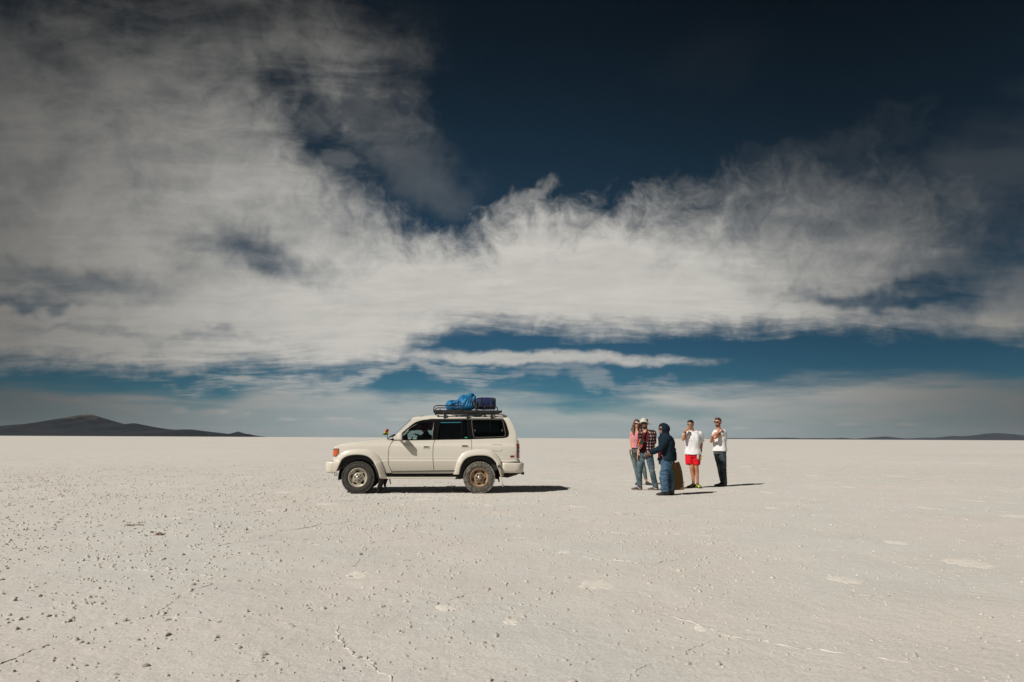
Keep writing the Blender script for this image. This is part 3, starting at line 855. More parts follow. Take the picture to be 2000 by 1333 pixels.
# ---- side panels, near side and its mirror image
LINES = [ZM1 - 0.012, ZM1, ZM1 + 0.012, ZM2 - 0.011, ZM2 - 0.004, ZM2 + 0.004, ZM2 + 0.011, ZB - 0.002, 1.06, 1.10, 1.14, ZR - 0.085, ZR - 0.06, ZR - 0.04, ZR - 0.02]
fender = spline(U((176, 722), (205, 703), (255, 688), (400, 664), (600, 645), (745, 636), (851, 642, 1), (841, 655), (817, 700), (802, 760), (798, 860), (806, 930), (834, 988, 1),
                  (834, 1012, 1), (775, 1012, 1), (752, 940), (720, 870), (675, 810), (605, 767), (470, 757), (360, 767), (288, 792), (238, 832), (205, 880, 1), (156, 880, 1), (160, 830, 1), (208, 830, 1), (243, 786, 1), (243, 732, 1), (168, 734, 1)))
plate('front_wing', fender, PAINT, car, lines=LINES, grid=0.045, mirror=True)
fd = spline(U((857, 645, 1), (1325, 637, 1), (1317, 665), (1308, 700), (1304, 780), (1305, 860), (1315, 983, 1), (841, 988, 1), (812, 930), (804, 860), (808, 760), (823, 700)))
rd = spline(U((1331, 637, 1), (1737, 630, 1), (1742, 660), (1744, 700), (1742, 774, 1), (1665, 797), (1615, 845), (1585, 910), (1570, 980, 1), (1321, 983, 1), (1311, 860), (1310, 780), (1314, 700), (1323, 665)))
fdo = plate('front_door', fd, PAINT, car, lines=LINES, mirror=True)
rdo = plate('rear_door', rd, PAINT, car, lines=LINES, mirror=True)
quarter = spline(U((1742, 629, 1), (2100, 617, 1), (2135, 611), (2163, 598), (2173, 560), (2165, 520), (2140, 440), (2108, 388, 1), (1720, 388, 1), (1340, 393, 1), (1275, 397), (1180, 409), (1110, 431), (1060, 463), (955, 552), (878, 638, 1),
                   (850, 612, 1), (1062, 402, 1), (1100, 387), (1275, 369), (1500, 361), (1800, 357), (2080, 354), (2140, 358), (2180, 395), (2207, 440), (2237, 520), (2258, 600), (2272, 650), (2290, 690), (2292, 780), (2290, 840), (2285, 893, 1),
                   (2098, 898, 1), (2062, 850), (2020, 800), (1960, 770), (1850, 760), (1747, 774, 1), (1749, 700), (1747, 660)))
body_near, body_far = plate('body_side', quarter, PAINT, car, lines=LINES, grid=0.05, mirror=True)
sill = spline(U((838, 993, 1), (1564, 990, 1), (1556, 1016, 1), (835, 1018, 1)))
plate('sill', sill, PAINT, car, off=0.012, mirror=True)
# dark lining just behind the panel gaps
lining = spline(U((300, 720, 1), (850, 660, 1), (1740, 650, 1), (2240, 640, 1), (2250, 860, 1), (2110, 880, 1), (2060, 780, 1), (1960, 735, 1), (1740, 735, 1), (1620, 780, 1), (1560, 900, 1), (1550, 1000, 1), (850, 1000, 1), (760, 900, 1), (700, 790, 1), (600, 740, 1), (350, 745, 1)))
plate('panel_lining', lining, RUB, car, off=0.022, th=0.01, mirror=True)

# ---- windows with their black frames
def window(parent2, frame_o, panes, seal=None, names=('window_frame', 'window_glass'), gm=(GLASS,)):
    """one frame with its panes under both doors of the near and far side"""
    hs = [spline(U(*p)) for p in panes]
    frs = plate(names[0], spline(U(*frame_o)), BLK, car, holes=hs, off=0.010, th=0.02, mirror=True)
    for fr, dr in zip(frs, parent2): fr.parent = dr
    for k, h in enumerate(hs):
        gs = plate(names[1], h, gm[k % len(gm)], car, off=0.022, th=0.004, grid=0.2, mirror=True)
        for g, fr in zip(gs, frs): g.parent = fr
    return frs
front_pane = [(975, 630, 1), (962, 572, 1), (1032, 508), (1101, 463), (1174, 441), (1304, 433, 1), (1318, 440, 1), (1296, 630, 1)]
window(fdo, [(874, 642, 1), (958, 556), (1060, 465), (1110, 433), (1180, 411), (1275, 399), (1340, 395, 1), (1331, 636, 1)], [front_pane])
rear_pane = [(1388, 430, 1), (1632, 428, 1), (1612, 623, 1), (1356, 627, 1)]
vent_pane = [(1646, 408, 1), (1688, 404, 1), (1698, 619, 1), (1626, 622, 1)]
rw = window(rdo, [(1346, 395, 1), (1701, 390, 1), (1735, 629, 1), (1336, 635, 1)], [rear_pane, vent_pane], gm=(GLASSD, GLASSD))
q_pane = [(1752, 408), (1780, 403, 1), (2070, 401, 1), (2100, 412), (2118, 480), (2131, 560), (2126, 590), (2095, 599, 1), (1790, 608, 1), (1769, 590), (1752, 470)]
qf = window((body_near, body_far), [(1708, 390, 1), (2104, 387, 1), (2138, 440), (2162, 520), (2170, 560), (2160, 596), (2118, 611, 1), (1738, 627, 1)], [q_pane], gm=(GLASSD,))
qpts = [Vector((x, S(x, z) + 0.006, z)) for x, z in spline(U(*q_pane))]
tube('window_seal', qpts, 0.0055, mat('grey window seal', (0.14, 0.135, 0.12), 0.5), qf[0], 6, closed=True)
a_, b_ = Uq(1954, 402), Uq(1962, 603)
tube('sliding_pane_edge', [(a_[0], S(*a_) + 0.018, a_[1]), (b_[0], S(*b_) + 0.018, b_[1])], 0.006, BLK, qf[0], 6)
for ux, uy in ((1783, 528), (2096, 526)):
    x, z = Uq(ux, uy); boxes('pane_latch', [(x, S(x, z) + 0.016, z, 0.022, 0.012, 0.05)], mat('latch plastic', (0.09, 0.09, 0.085), 0.5), qf[0], 0.004)
# chrome run at the front edge of the front window and along the A pillar
for pts in ([(960, 575), (1032, 511), (1070, 485)], [(1316, 436), (1306, 530), (1297, 628)]):
    tube('window_run', [(lambda q: (q[0], S(*q) + 0.004, q[1]))(Uq(*p)) for p in pts], 0.006, mat('dull chrome', (0.30, 0.29, 0.27), 0.35, metal=0.6), fdo[0], 6)
# turquoise edge of a pulled-down shade in the rear door, patterned shade film in the front one
sh = spline(U((1392, 432, 1), (1626, 430, 1), (1626, 439, 1), (1392, 441, 1)))
plate('shade_edge', sh, mat('turquoise cloth', (0.02, 0.22, 0.29), 0.8), rdo[0], off=0.020, th=0.003, grid=0.3)
sh = spline(U((1668, 604, 1), (1696, 603, 1), (1697, 613, 1), (1668, 614, 1)))
plate('green_sticker', sh, mat('green sticker', (0.03, 0.36, 0.17), 0.6), rdo[0], off=0.016, th=0.002, grid=0.3)
def film_material():
    m = bpy.data.materials.new('printed sun film'); m.use_nodes = True; t = m.node_tree; t.nodes.clear(); X = NX(t)
    out = X.new('ShaderNodeOutputMaterial'); tr = X.new('ShaderNodeBsdfTransparent'); df = X.new('ShaderNodeBsdfDiffuse')
    co = X.new('ShaderNodeTexCoord').outputs['Object']
    n = X.step(X.noise(X.mapping(co, rot=(0, R(35), 0), sc=(1, 1, 2)), 7.0, 4, 0.6, dist=1.0), 0.4, 0.62)
    X.set(df.inputs[0], X.mix(n, (0.12, 0.022, 0.036), (0.12, 0.075, 0.11)))
    X.set(tr.inputs[0], X.mix(n, (0.42, 0.12, 0.16), (0.55, 0.42, 0.5)))
    mx = X.new('ShaderNodeMixShader'); mx.inputs[0].default_value = 0.55
    t.links.new(tr.outputs[0], mx.inputs[1]); t.links.new(df.outputs[0], mx.inputs[2]); t.links.new(mx.outputs[0], out.inputs[0]); return m
fm = spline(U((1022, 527), (1101, 470), (1174, 449, 1), (1302, 441, 1), (1311, 447, 1), (1304, 526, 1), (1180, 527, 1), (1140, 524, 1)))
plate('sun_film', fm, film_material(), fdo[0], off=0.030, th=0.002, grid=0.08)

# ---- door handles, fuel flap, lamps
for (ux0, ux1, uy0, uy1), dr in (((1192, 1268, 699, 733), fdo), ((1626, 1708, 687, 722), rdo)):
    x0, z1 = Uq(ux0, uy0); x1, z0 = Uq(ux1, uy1)
    xc, zc = (x0 + x1) / 2, (z0 + z1) / 2; w, h = (x1 - x0), (z1 - z0)
    rr = [(x0, z0, 1), (x1, z0, 1), (x1, z1, 1), (x0, z1, 1)]
    def rrect(x0, z0, x1, z1, r):
        out = []
        for cx, cz, a0 in ((x1 - r, z0 + r, -90), (x1 - r, z1 - r, 0), (x0 + r, z1 - r, 90), (x0 + r, z0 + r, 180)):
            for k in range(5):
                a = R(a0 + 22.5 * k); out.append((cx + r * math.cos(a), cz + r * math.sin(a)))
        return np.array(out)
    hs = plate('door_handle', rrect(x0, z0, x1, z1, 0.012), PAINT, car, off=-0.008, th=0.012, grid=0.3, mirror=True)
    ds = plate('grip_recess', rrect(x0 + w * 0.12, z0 + h * 0.34, x1 - w * 0.1, z1 - h * 0.28, 0.006), BLK, car, off=-0.0105, th=0.006, grid=0.3, mirror=True)
    for hnd, rec, d in zip(hs, ds, dr): hnd.parent = d; rec.parent = hnd
x0, z1 = Uq(1984, 687); x1, z0 = Uq(2084, 762)
plate('fuel_flap_gap', rrect(x0 - 0.004, z0 - 0.004, x1 + 0.004, z1 + 0.004, 0.028), mat('dirty gap', (0.10, 0.085, 0.065), 0.9), car, off=-0.0012, th=0.004)
plate('fuel_flap', rrect(x0 + 0.003, z0 + 0.003, x1 - 0.003, z1 - 0.003, 0.024), PAINT, car, off=-0.0035, th=0.006)
# front corner lamp with dark surround
plate('lamp_surround', spline(U((160, 736, 1), (240, 733, 1), (241, 784, 1), (208, 829, 1), (155, 826, 1))), mat('grey lamp surround', (0.09, 0.09, 0.085), 0.5), car, off=0.006, th=0.02, grid=0.02, mirror=True)
il = plate('corner_lamp', spline(U((163, 742, 1), (233, 739, 1), (233, 779, 1), (203, 821, 1), (158, 818, 1))), ORANGE, car, off=-0.002, th=0.01, grid=0.02, mirror=True)
# rear lamp wrapping round the corner, side reflector
ts = plate('rear_lamp_housing', spline(U((2253, 681, 1), (2294, 680, 1), (2297, 843, 1), (2257, 842, 1))), BLK, car, off=-0.010, th=0.03, grid=0.02, mirror=True)
for nm, a, b, mm in (('brake_lamp', 770, 838, REDL), ('indicator_lamp', 686, 722, mat('amber red lamp', (0.55, 0.06, 0.012), 0.25, coat=0.5)), ('reversing_lamp', 727, 764, mat('grey lamp glass', (0.20, 0.17, 0.15), 0.2, coat=0.5))):
    ls = plate(nm, spline(U((2260, a, 1), (2295, a - 1, 1), (2296, b, 1), (2261, b, 1))), mm, car, off=-0.016, th=0.01, grid=0.015, mirror=True)
    for l, h in zip(ls, ts): l.parent = h
plate('side_reflector', spline(U((2182, 813, 1), (2224, 811, 1), (2226, 832, 1), (2181, 833, 1))), mat('dark red reflector', (0.20, 0.012, 0.014), 0.25, coat=0.5), car, off=-0.010, th=0.012, grid=0.1, mirror=True)
plate('reflector_base', spline(U((2174, 807, 1), (2230, 805, 1), (2231, 838, 1), (2176, 840, 1))), PAINT, car, off=-0.003, th=0.008, grid=0.1)

# ---- wheel arch flares
def resample(pts, n):
    P = np.array(pts, float); d = np.concatenate([[0], np.cumsum(np.hypot(*np.diff(P, axis=0).T))]); t = np.linspace(0, d[-1], n)
    return np.stack([np.interp(t, d, P[:, 0]), np.interp(t, d, P[:, 1])], -1)
def opensp(pts):
    P = [np.array(p, float) for p in pts]; out = []
    for i in range(len(P) - 1):
        p0 = P[max(i - 1, 0)]; a = P[i]; b = P[i + 1]; p3 = P[min(i + 2, len(P) - 1)]
        for k in range(6):
            t = k / 6; out.append(0.5 * ((2 * a) + (b - p0) * t + (2 * p0 - 5 * a + 4 * b - p3) * t * t + (3 * a - p0 - 3 * b + p3) * t ** 3))
    out.append(P[-1]); return out
def flare(name, outer, inner, n=44):
    O = resample(opensp([Uq(*p) for p in outer]), n); I = resample(opensp([Uq(*p) for p in inner]), n)
    prof = [(0.0, 0.002), (0.04, -0.016), (0.18, -0.030), (0.45, -0.046), (0.72, -0.058), (0.90, -0.060), (0.98, -0.052), (1.0, -0.038), (1.0, -0.02)]
    out = []
    for mir in (False, True):
        P = []
        for o, i in zip(O, I):
            row = []
            for t, dy in prof:
                q = o * (1 - t) + i * t; y = S(*(o * (1 - min(t, 1) * 0.4) + i * min(t, 1) * 0.4)) + dy
                row.append((q[0], 2 * YC - y if mir else y, q[1]))
            P.append(row)
        fl = grid_mesh(name, P, PAINT, car, flip=not mir)
        P = []
        for o, i in zip(O, I):
            y = S(*(o * 0.6 + i * 0.4)) - 0.024
            P.append([(i[0], 2 * YC - (y + d) if mir else y + d, i[1]) for d in (0.0, 0.03, 0.08, 0.16)])
        grid_mesh('arch_liner', P, RUB, fl, flip=not mir)
        out.append(fl)
    return out
flare('wheel_arch_flare', [(196, 878), (215, 840), (250, 800), (300, 768), (370, 747), (470, 739), (570, 746), (632, 769), (682, 806), (716, 852), (742, 912), (758, 968), (770, 1020), (786, 1046), (787, 1076)],
      [(262, 884), (280, 858), (310, 833), (360, 813), (440, 804), (520, 809), (580, 830), (624, 868), (654, 918), (676, 966), (688, 1000), (694, 1030), (697, 1060), (702, 1070), (706, 1076)])
flare('wheel_arch_flare', [(1159 + a, b) for a, b in [(378, 1027), (396, 975), (413, 900), (441, 838), (481, 789), (531, 762), (600, 747), (680, 742), (760, 745), (820, 760), (866, 795), (900, 838), (922, 880), (936, 930), (945, 985), (946, 1042)]],
      [(1159 + a, b) for a, b in [(446, 1027), (456, 970), (471, 920), (500, 870), (546, 834), (610, 816), (690, 811), (760, 817), (810, 840), (850, 878), (880, 926), (900, 975), (914, 1040)]])

# ---- bumpers: swept round the ends of the car
def bumper(name, xs_side, x_end, ztop, zbot, slant, sgn, depth=0.13):
    """xs_side: x where it meets the wheel arch; x_end: its outermost x; sgn -1 front, +1 rear"""
    path = []
    r = 0.20
    y0 = 0.035
    for k in range(6): path.append((xs_side + (x_end - sgn * r - xs_side) * k / 5, y0 + 0.015 * (k / 5) ** 2, 0, -1, 1 - k / 5))
    for k in range(1, 9):
        a = R(90 * k / 9); path.append((x_end - sgn * r + sgn * r * math.sin(a), y0 + 0.015 + r * 0.9 * (1 - math.cos(a)), sgn * math.sin(a), -math.cos(a), 0))
    ya = path[-1][1]
    half = path + [(x_end - sgn * 0.0, YC - (YC - ya) * (1 - k / 4), sgn, 0, 0) for k in range(1, 5)]
    full = half + [(x, 2 * YC - y, nx, -ny, s) for x, y, nx, ny, s in reversed(half[:-1])]
    h = ztop - zbot
    sec = [(0.085, 1.0), (0.020, 1.0), (0.004, 0.975), (-0.006, 0.90), (-0.004, 0.6), (0.0, 0.35), (0.006, 0.15), (0.018, 0.04), (0.04, 0.0), (0.10, 0.0)]
    P = []
    for x, y, nx, ny, s in full:
        row = []
        for d, t in sec:
            row.append((x - nx * d + s * slant(t), y - ny * d, zbot + h * t))
        P.append(row)
    return grid_mesh(name, P, PAINT, car, flip=(sgn > 0), thick=0.006)
zt = Uq(200, 882)[1]; zb = Uq(200, 1012)[1]
bumper('front_bumper', Uq(240, 930)[0], Uq(84, 930)[0], zt, zb, lambda t: (t - 0.55) * 0.11, -1)
zt = Uq(2200, 899)[1]; zb = Uq(2200, 1008)[1]
rb = bumper('rear_bumper', Uq(2098, 950)[0], Uq(2339, 950)[0], zt, zb, lambda t: -0.01, +1)
x, z = Uq(2252, 986); 
chip = [(x + a * 0.011, z + b * 0.013) for a, b in ((-1, 1), (0.1, 0.5), (1, 1.1), (0.5, 0.1), (1.3, -1), (0.2, -0.5), (-0.9, -1.1), (-0.6, 0))]
plate('paint_chip', np.array(chip), BLK, rb, surf=lambda x, z: 0.042, nrm=lambda x, z: Vector((0, -1, 0)), off=-0.0045, th=0.004, grid=0.5)

# ---- hood, roof, windscreen, front and rear faces
topl = [Uq(*p) for p in [(176, 722), (205, 703), (255, 686), (400, 662), (600, 643), (745, 634), (815, 634)]]
sil = [Uq(*p, y=0.5) for p in [(180, 727), (205, 706), (255, 684), (400, 652), (600, 632), (745, 624), (815, 622)]]
P = []
for (xa, za), (xb, zb2) in zip(resample(topl, 16), resample(sil, 16)):
    row = []
    ya = S(xa, za) + 0.004
    for k in range(17):
        t = k / 16; u = abs(2 * t - 1); y = ya + (2 * (YC - ya)) * t
        row.append((xa - 0.07 * (1 - u ** 3) * (1 if xa < XN + 0.35 else 0.6), y, za + (zb2 - za) * (1 - u ** 4)))
    P.append(row)
grid_mesh('hood', P, PAINT, car, flip=True, thick=0.01)
# roof skin
rl = [(1066, 398), (1100, 385), (1275, 367), (1500, 360), (1800, 356), (2080, 352), (2120, 354), (2150, 362)]
P = []
for xa, za in resample([Uq(*p, y=0.2) for p in rl], 26):
    za2 = za - 0.012; ya = S(xa, za2) + 0.004; row = []
    for k in range(19):
        t = k / 18; u = abs(2 * t - 1)
        row.append((xa, ya + 2 * (YC - ya) * t, za2 + 0.052 * (1 - u ** 2.6) - (0.03 if False else 0)))
    P.append(row)
grid_mesh('roof', P, roof_paint(), car, flip=True, thick=0.012)
# small scoop lamp on the roof front edge
x0, z0 = Uq(1140, 378, 0.45); x1, _ = Uq(1262, 372, 0.45)
P = []
for i in range(13):
    t = i / 12; row = []
    for k in range(9):
        u = k / 8; e = max(0.0, 1 - (2 * u - 1) ** 2) ** 0.5
        row.append((x0 + (x1 - x0) * t, 0.50 + 0.5 * u, z0 - 0.01 + 0.055 * e * min(1, (math.sin(math.pi * min(1, t * 1.15 + 0.05)) ** 0.5 if t < 0.82 else (1 - t) / 0.18 * 0.9))))
    P.append(row)
grid_mesh('roof_vent', P, BLK, car, flip=True)
# windscreen
xb0, zb0 = Uq(856, 616); xt0, zt0 = Uq(1064, 402)
def wind(name, m, off, inset, parent=car):
    P = []
    for i in range(9):
        t = inset + (1 - 2 * inset) * i / 8; x = xb0 + (xt0 - xb0) * t; z = zb0 + (zt0 - zb0) * t; ya = S(x, z) + 0.015 + inset * 0.8; row = []
        for k in range(15):
            u = k / 14; c = 1 - (2 * u - 1) ** 2
            row.append((x - 0.10 * c - off * 0.7, ya + 2 * (YC - ya) * u, z + off * 0.7 + 0.012 * c))
        P.append(row)
    return grid_mesh(name, P, m, parent, flip=True)
ws = wind('windscreen', GLASS, 0.0, 0.02)
# cowl below the screen with two wipers
P = []
for i in range(5):
    t = i / 4; row = []
    xa, za = Uq(815, 634); xe, ze = xb0, zb0
    for k in range(15):
        u = k / 14; c = 1 - (2 * u - 1) ** 2; ya = S(xa, za) + 0.006
        row.append((xa + (xe - xa) * t - 0.08 * c, ya + 2 * (YC - ya) * u, za + (ze - za) * t + 0.006 + 0.012 * c))
    P.append(row)
grid_mesh('cowl', P, PAINT, car, flip=True)
for (a, b, c, d, yy) in ((795, 622, 850, 584, 0.45), (810, 612, 868, 578, 0.95)):
    pa = Uq(a, b, yy); pb = Uq(c, d, yy); w = tube('wiper', [(pa[0], yy, pa[1]), ((pa[0] + pb[0]) / 2, yy + 0.1, (pa[1] + pb[1]) / 2 + 0.004), (pb[0], yy + 0.3, pb[1])], 0.010, BLK, car, 6)
    tube('wiper_blade', [(pb[0] - 0.05, yy, pb[1] - 0.02), (pb[0] + 0.02, yy + 0.55, pb[1] + 0.03)], 0.009, RUB, w, 6)
x, z = Uq(868, 582, 0.1)
boxes('snorkel_cap', [(x - 0.005, 0.20, z, 0.05, 0.06, 0.05)], BLK, car, 0.01)
# nose: grille, headlamps; tail: door, window
zl = Uq(160, 878)[1]; zh = Uq(160, 724)[1]
face = [(0.16, zl), (2 * YC - 0.16, zl), (2 * YC - 0.20, zh), (0.20, zh)]
def cross_plate(name, pts, m, parent, x, thick, bow=0.0, sgn=-1):
    """plate across the car at x: pts in (y, z)"""
    P = np.array(pts); v = []; n = len(P)
    for dx in (0, thick):
        for y, z in P: v.append((x - sgn * dx + sgn * bow * (1 - ((y - YC) / 0.8) ** 2), y, z))
    f = [tuple(range(n)), tuple(reversed(range(n, 2 * n)))] + [(i, i + n, (i + 1) % n + n, (i + 1) % n) for i in range(n)]
    if sgn > 0: f = [tuple(reversed(q)) for q in f]
    me = bpy.data.meshes.new(name); me.from_pydata(v, [], f); me.update()
    return link(name, me, m, parent)
cross_plate('front_panel', face, PAINT, car, XN + 0.03, 0.03)
def yrect(y0, z0, y1, z1): return [(y0, z0), (y1, z0), (y1, z1), (y0, z1)]
dz = zh - zl
gr = cross_plate('grille', yrect(0.52, zl + dz * 0.25, 2 * YC - 0.52, zl + dz * 0.88), BLK, car, XN + 0.022, 0.02)
for k in range(5):
    zz = zl + dz * (0.31 + 0.125 * k)
    boxes('grille_bar', [(XN + 0.012, YC, zz, 0.02, 2 * (YC - 0.54), 0.022)], mat('grey grille bar', (0.30, 0.30, 0.29), 0.4), gr, 0.004)
for y0, y1 in ((0.24, 0.50), (2 * YC - 0.50, 2 * YC - 0.24)):
    cross_plate('headlamp', yrect(y0, zl + dz * 0.26, y1, zl + dz * 0.88), HEADG, car, XN + 0.016, 0.02)
zs = [Uq(2285, 893)[1], ZB + 0.02, ZR - 0.02]
td = cross_plate('tail_door', yrect(0.17, zs[0], 2 * YC - 0.17, ZB + 0.0), PAINT, car, XT - 0.012, 0.03, sgn=1)
xd = Uq(2150, 362)[0]
P = []
for i in range(9):
    t = i / 8; x = Uq(2258, 600)[0] * (1 - t) + Uq(2182, 396)[0] * t - 0.012; z = ZB + (ZR - 0.05 - ZB) * t; ya = S(min(x, XT - 0.1), z) + 0.06; row = []
    for k in range(13):
        u = k / 12; row.append((x + 0.03 * (1 - (2 * u - 1) ** 2), ya + 2 * (YC - ya) * u, z))
    P.append(row)
grid_mesh('rear_window', P, GLASSD, td)
boxes('tail_handle', [(XT + 0.002, YC, ZB - 0.2, 0.03, 0.3, 0.05)], BLK, td, 0.006)
lp = boxes('licence_plate_holder', [(XT + 0.004, YC + 0.3, ZB - 0.33, 0.012, 0.34, 0.17)], mat('dark plate', (0.05, 0.05, 0.05), 0.6), td, 0.003)

# ---- mirrors
for mir in (False, True):
    def fy(y): return 2 * YC - y if mir else y
    x0, z1 = Uq(905, 553, -0.15); x1, z0 = Uq(956, 641, -0.15)
    bm = bmesh.new(); r = bmesh.ops.create_cube(bm, size=1.0)
    bmesh.ops.scale(bm, vec=(x1 - x0, 0.19, z1 - z0), verts=bm.verts)
    for v in bm.verts:
        if v.co.x < 0: v.co.z *= 0.82; v.co.y *= 0.85
    bmesh.ops.bevel(bm, geom=bm.edges[:], offset=0.022, segments=3, affect='EDGES', profile=0.5)
    bmesh.ops.translate(bm, vec=((x0 + x1) / 2, fy(-0.075), (z0 + z1) / 2), verts=bm.verts)
    me = bpy.data.meshes.new('mirror'); bm.to_mesh(me); bm.free()
    me.polygons.foreach_set('use_smooth', np.ones(len(me.polygons), dtype=bool))
    mo = link('side_mirror', me, PAINT, car)
    boxes('mirror_glass', [(x1 + 0.001, fy(-0.075), (z0 + z1) / 2, 0.006, 0.15, (z1 - z0) * 0.8)], mat('mirror silver', (0.6, 0.62, 0.62), 0.05, metal=1.0), mo)
    boxes('mirror_arm', [((x0 + x1) / 2 - 0.02, fy(0.045), z0 + 0.03, 0.05, 0.14, 0.03)], BLK, mo, 0.008)
    base = spline(U((876, 640, 1), (905, 610), (938, 576, 1), (975, 580, 1), (975, 630, 1)))
plate('mirror_base', spline(U((872, 641, 1), (905, 606), (945, 566, 1), (968, 574, 1), (980, 634, 1))), BLK, car, off=0.002, th=0.01, grid=0.05, mirror=True)
plate('quarter_light_cover', spline(U((885, 636, 1), (915, 600, 1), (915, 634, 1))), PAINT, car, off=-0.003, th=0.006, grid=0.3)

# ---- running boards
xa, zt = Uq(790, 1044); xb, zb = Uq(1566, 1080)
sb, sbf = [], []
for mir in (False, True):
    y = 2 * YC - 0.06 if mir else 0.06
    o = boxes('running_board', [((xa + xb) / 2, y, (zt + zb) / 2 - 0.004, xb - xa, 0.16, (zt - zb) * 0.62)], PAINT, car, 0.012)
    boxes('tread_strip', [((xa + xb) / 2, y, (zt + zb) / 2 + (zt - zb) * 0.34, xb - xa - 0.02, 0.15, 0.012)], RUB, o)
    for f in (0.06, 0.5, 0.94):
        boxes('board_bracket', [(xa + (xb - xa) * f, y + (0.10 if not mir else -0.10), (zt + zb) / 2 + 0.02, 0.05, 0.22, 0.05)], DARK, o)

# ---- wheels
TYR = None
def tyre_material(name, dusty):
    m, b, X = principled(name, (0.03, 0.03, 0.028), 0.9, spec=0.25)
    co = X.new('ShaderNodeTexCoord').outputs['Object']
    c = X.sep(co); rad = X.vm('LENGTH', X.xyz(c[0], 0.0, c[2]))
    n = X.noise(co, 14.0, 6, 0.65); n2 = X.noise(co, 60.0, 3, 0.6)
    d = X.mul(X.step(n, 0.25, 0.75), X.mad(n2, 0.6, 0.55))
    edge = X.step(rad, 0.27, 0.37)
    X.set(b.inputs['Base Color'], X.mix(X.m('MULTIPLY', d, X.add(dusty[0], X.mul(edge, dusty[1])), clamp=True), (0.035, 0.032, 0.028), (0.30, 0.275, 0.235)))
    return m
RIMF = mat('pale painted wheel', (0.42, 0.375, 0.30), 0.42, metal=0.25, n_scale=12, n_amt=0.2)
RIMR = mat('brown dusty wheel', (0.27, 0.18, 0.105), 0.55, metal=0.15, n_scale=10, n_amt=0.3)
HUB = mat('dull chrome hub', (0.55, 0.56, 0.57), 0.28, metal=0.9, n_scale=30, n_amt=0.2)
LUGH = mat('dark hole', (0.008, 0.008, 0.008), 0.9)

def lathe(name, prof, m, parent, seg=72, smooth=True, closed=True):
    """profile (radius, y) turned round the y axis"""
    v = []; f = []; n = len(prof)
    for i in range(seg):
        a = 2 * math.pi * i / seg
        for r, y in prof: v.append((r * math.cos(a), y, r * math.sin(a)))
    for i in range(seg):
        for k in range(n if closed else n - 1):
            a, b = i * n + k, i * n + (k + 1) % n; c = ((i + 1) % seg) * n
            f.append((a, c + k, c + (k + 1) % n, b))
    me = bpy.data.meshes.new(name); me.from_pydata(v, [], f); me.update()
    bm = bmesh.new(); bm.from_mesh(me); bmesh.ops.recalc_face_normals(bm, faces=bm.faces); bm.to_mesh(me); bm.free()
    if smooth: me.polygons.foreach_set('use_smooth', np.ones(len(me.polygons), dtype=bool))
    return link(name, me, m, parent)

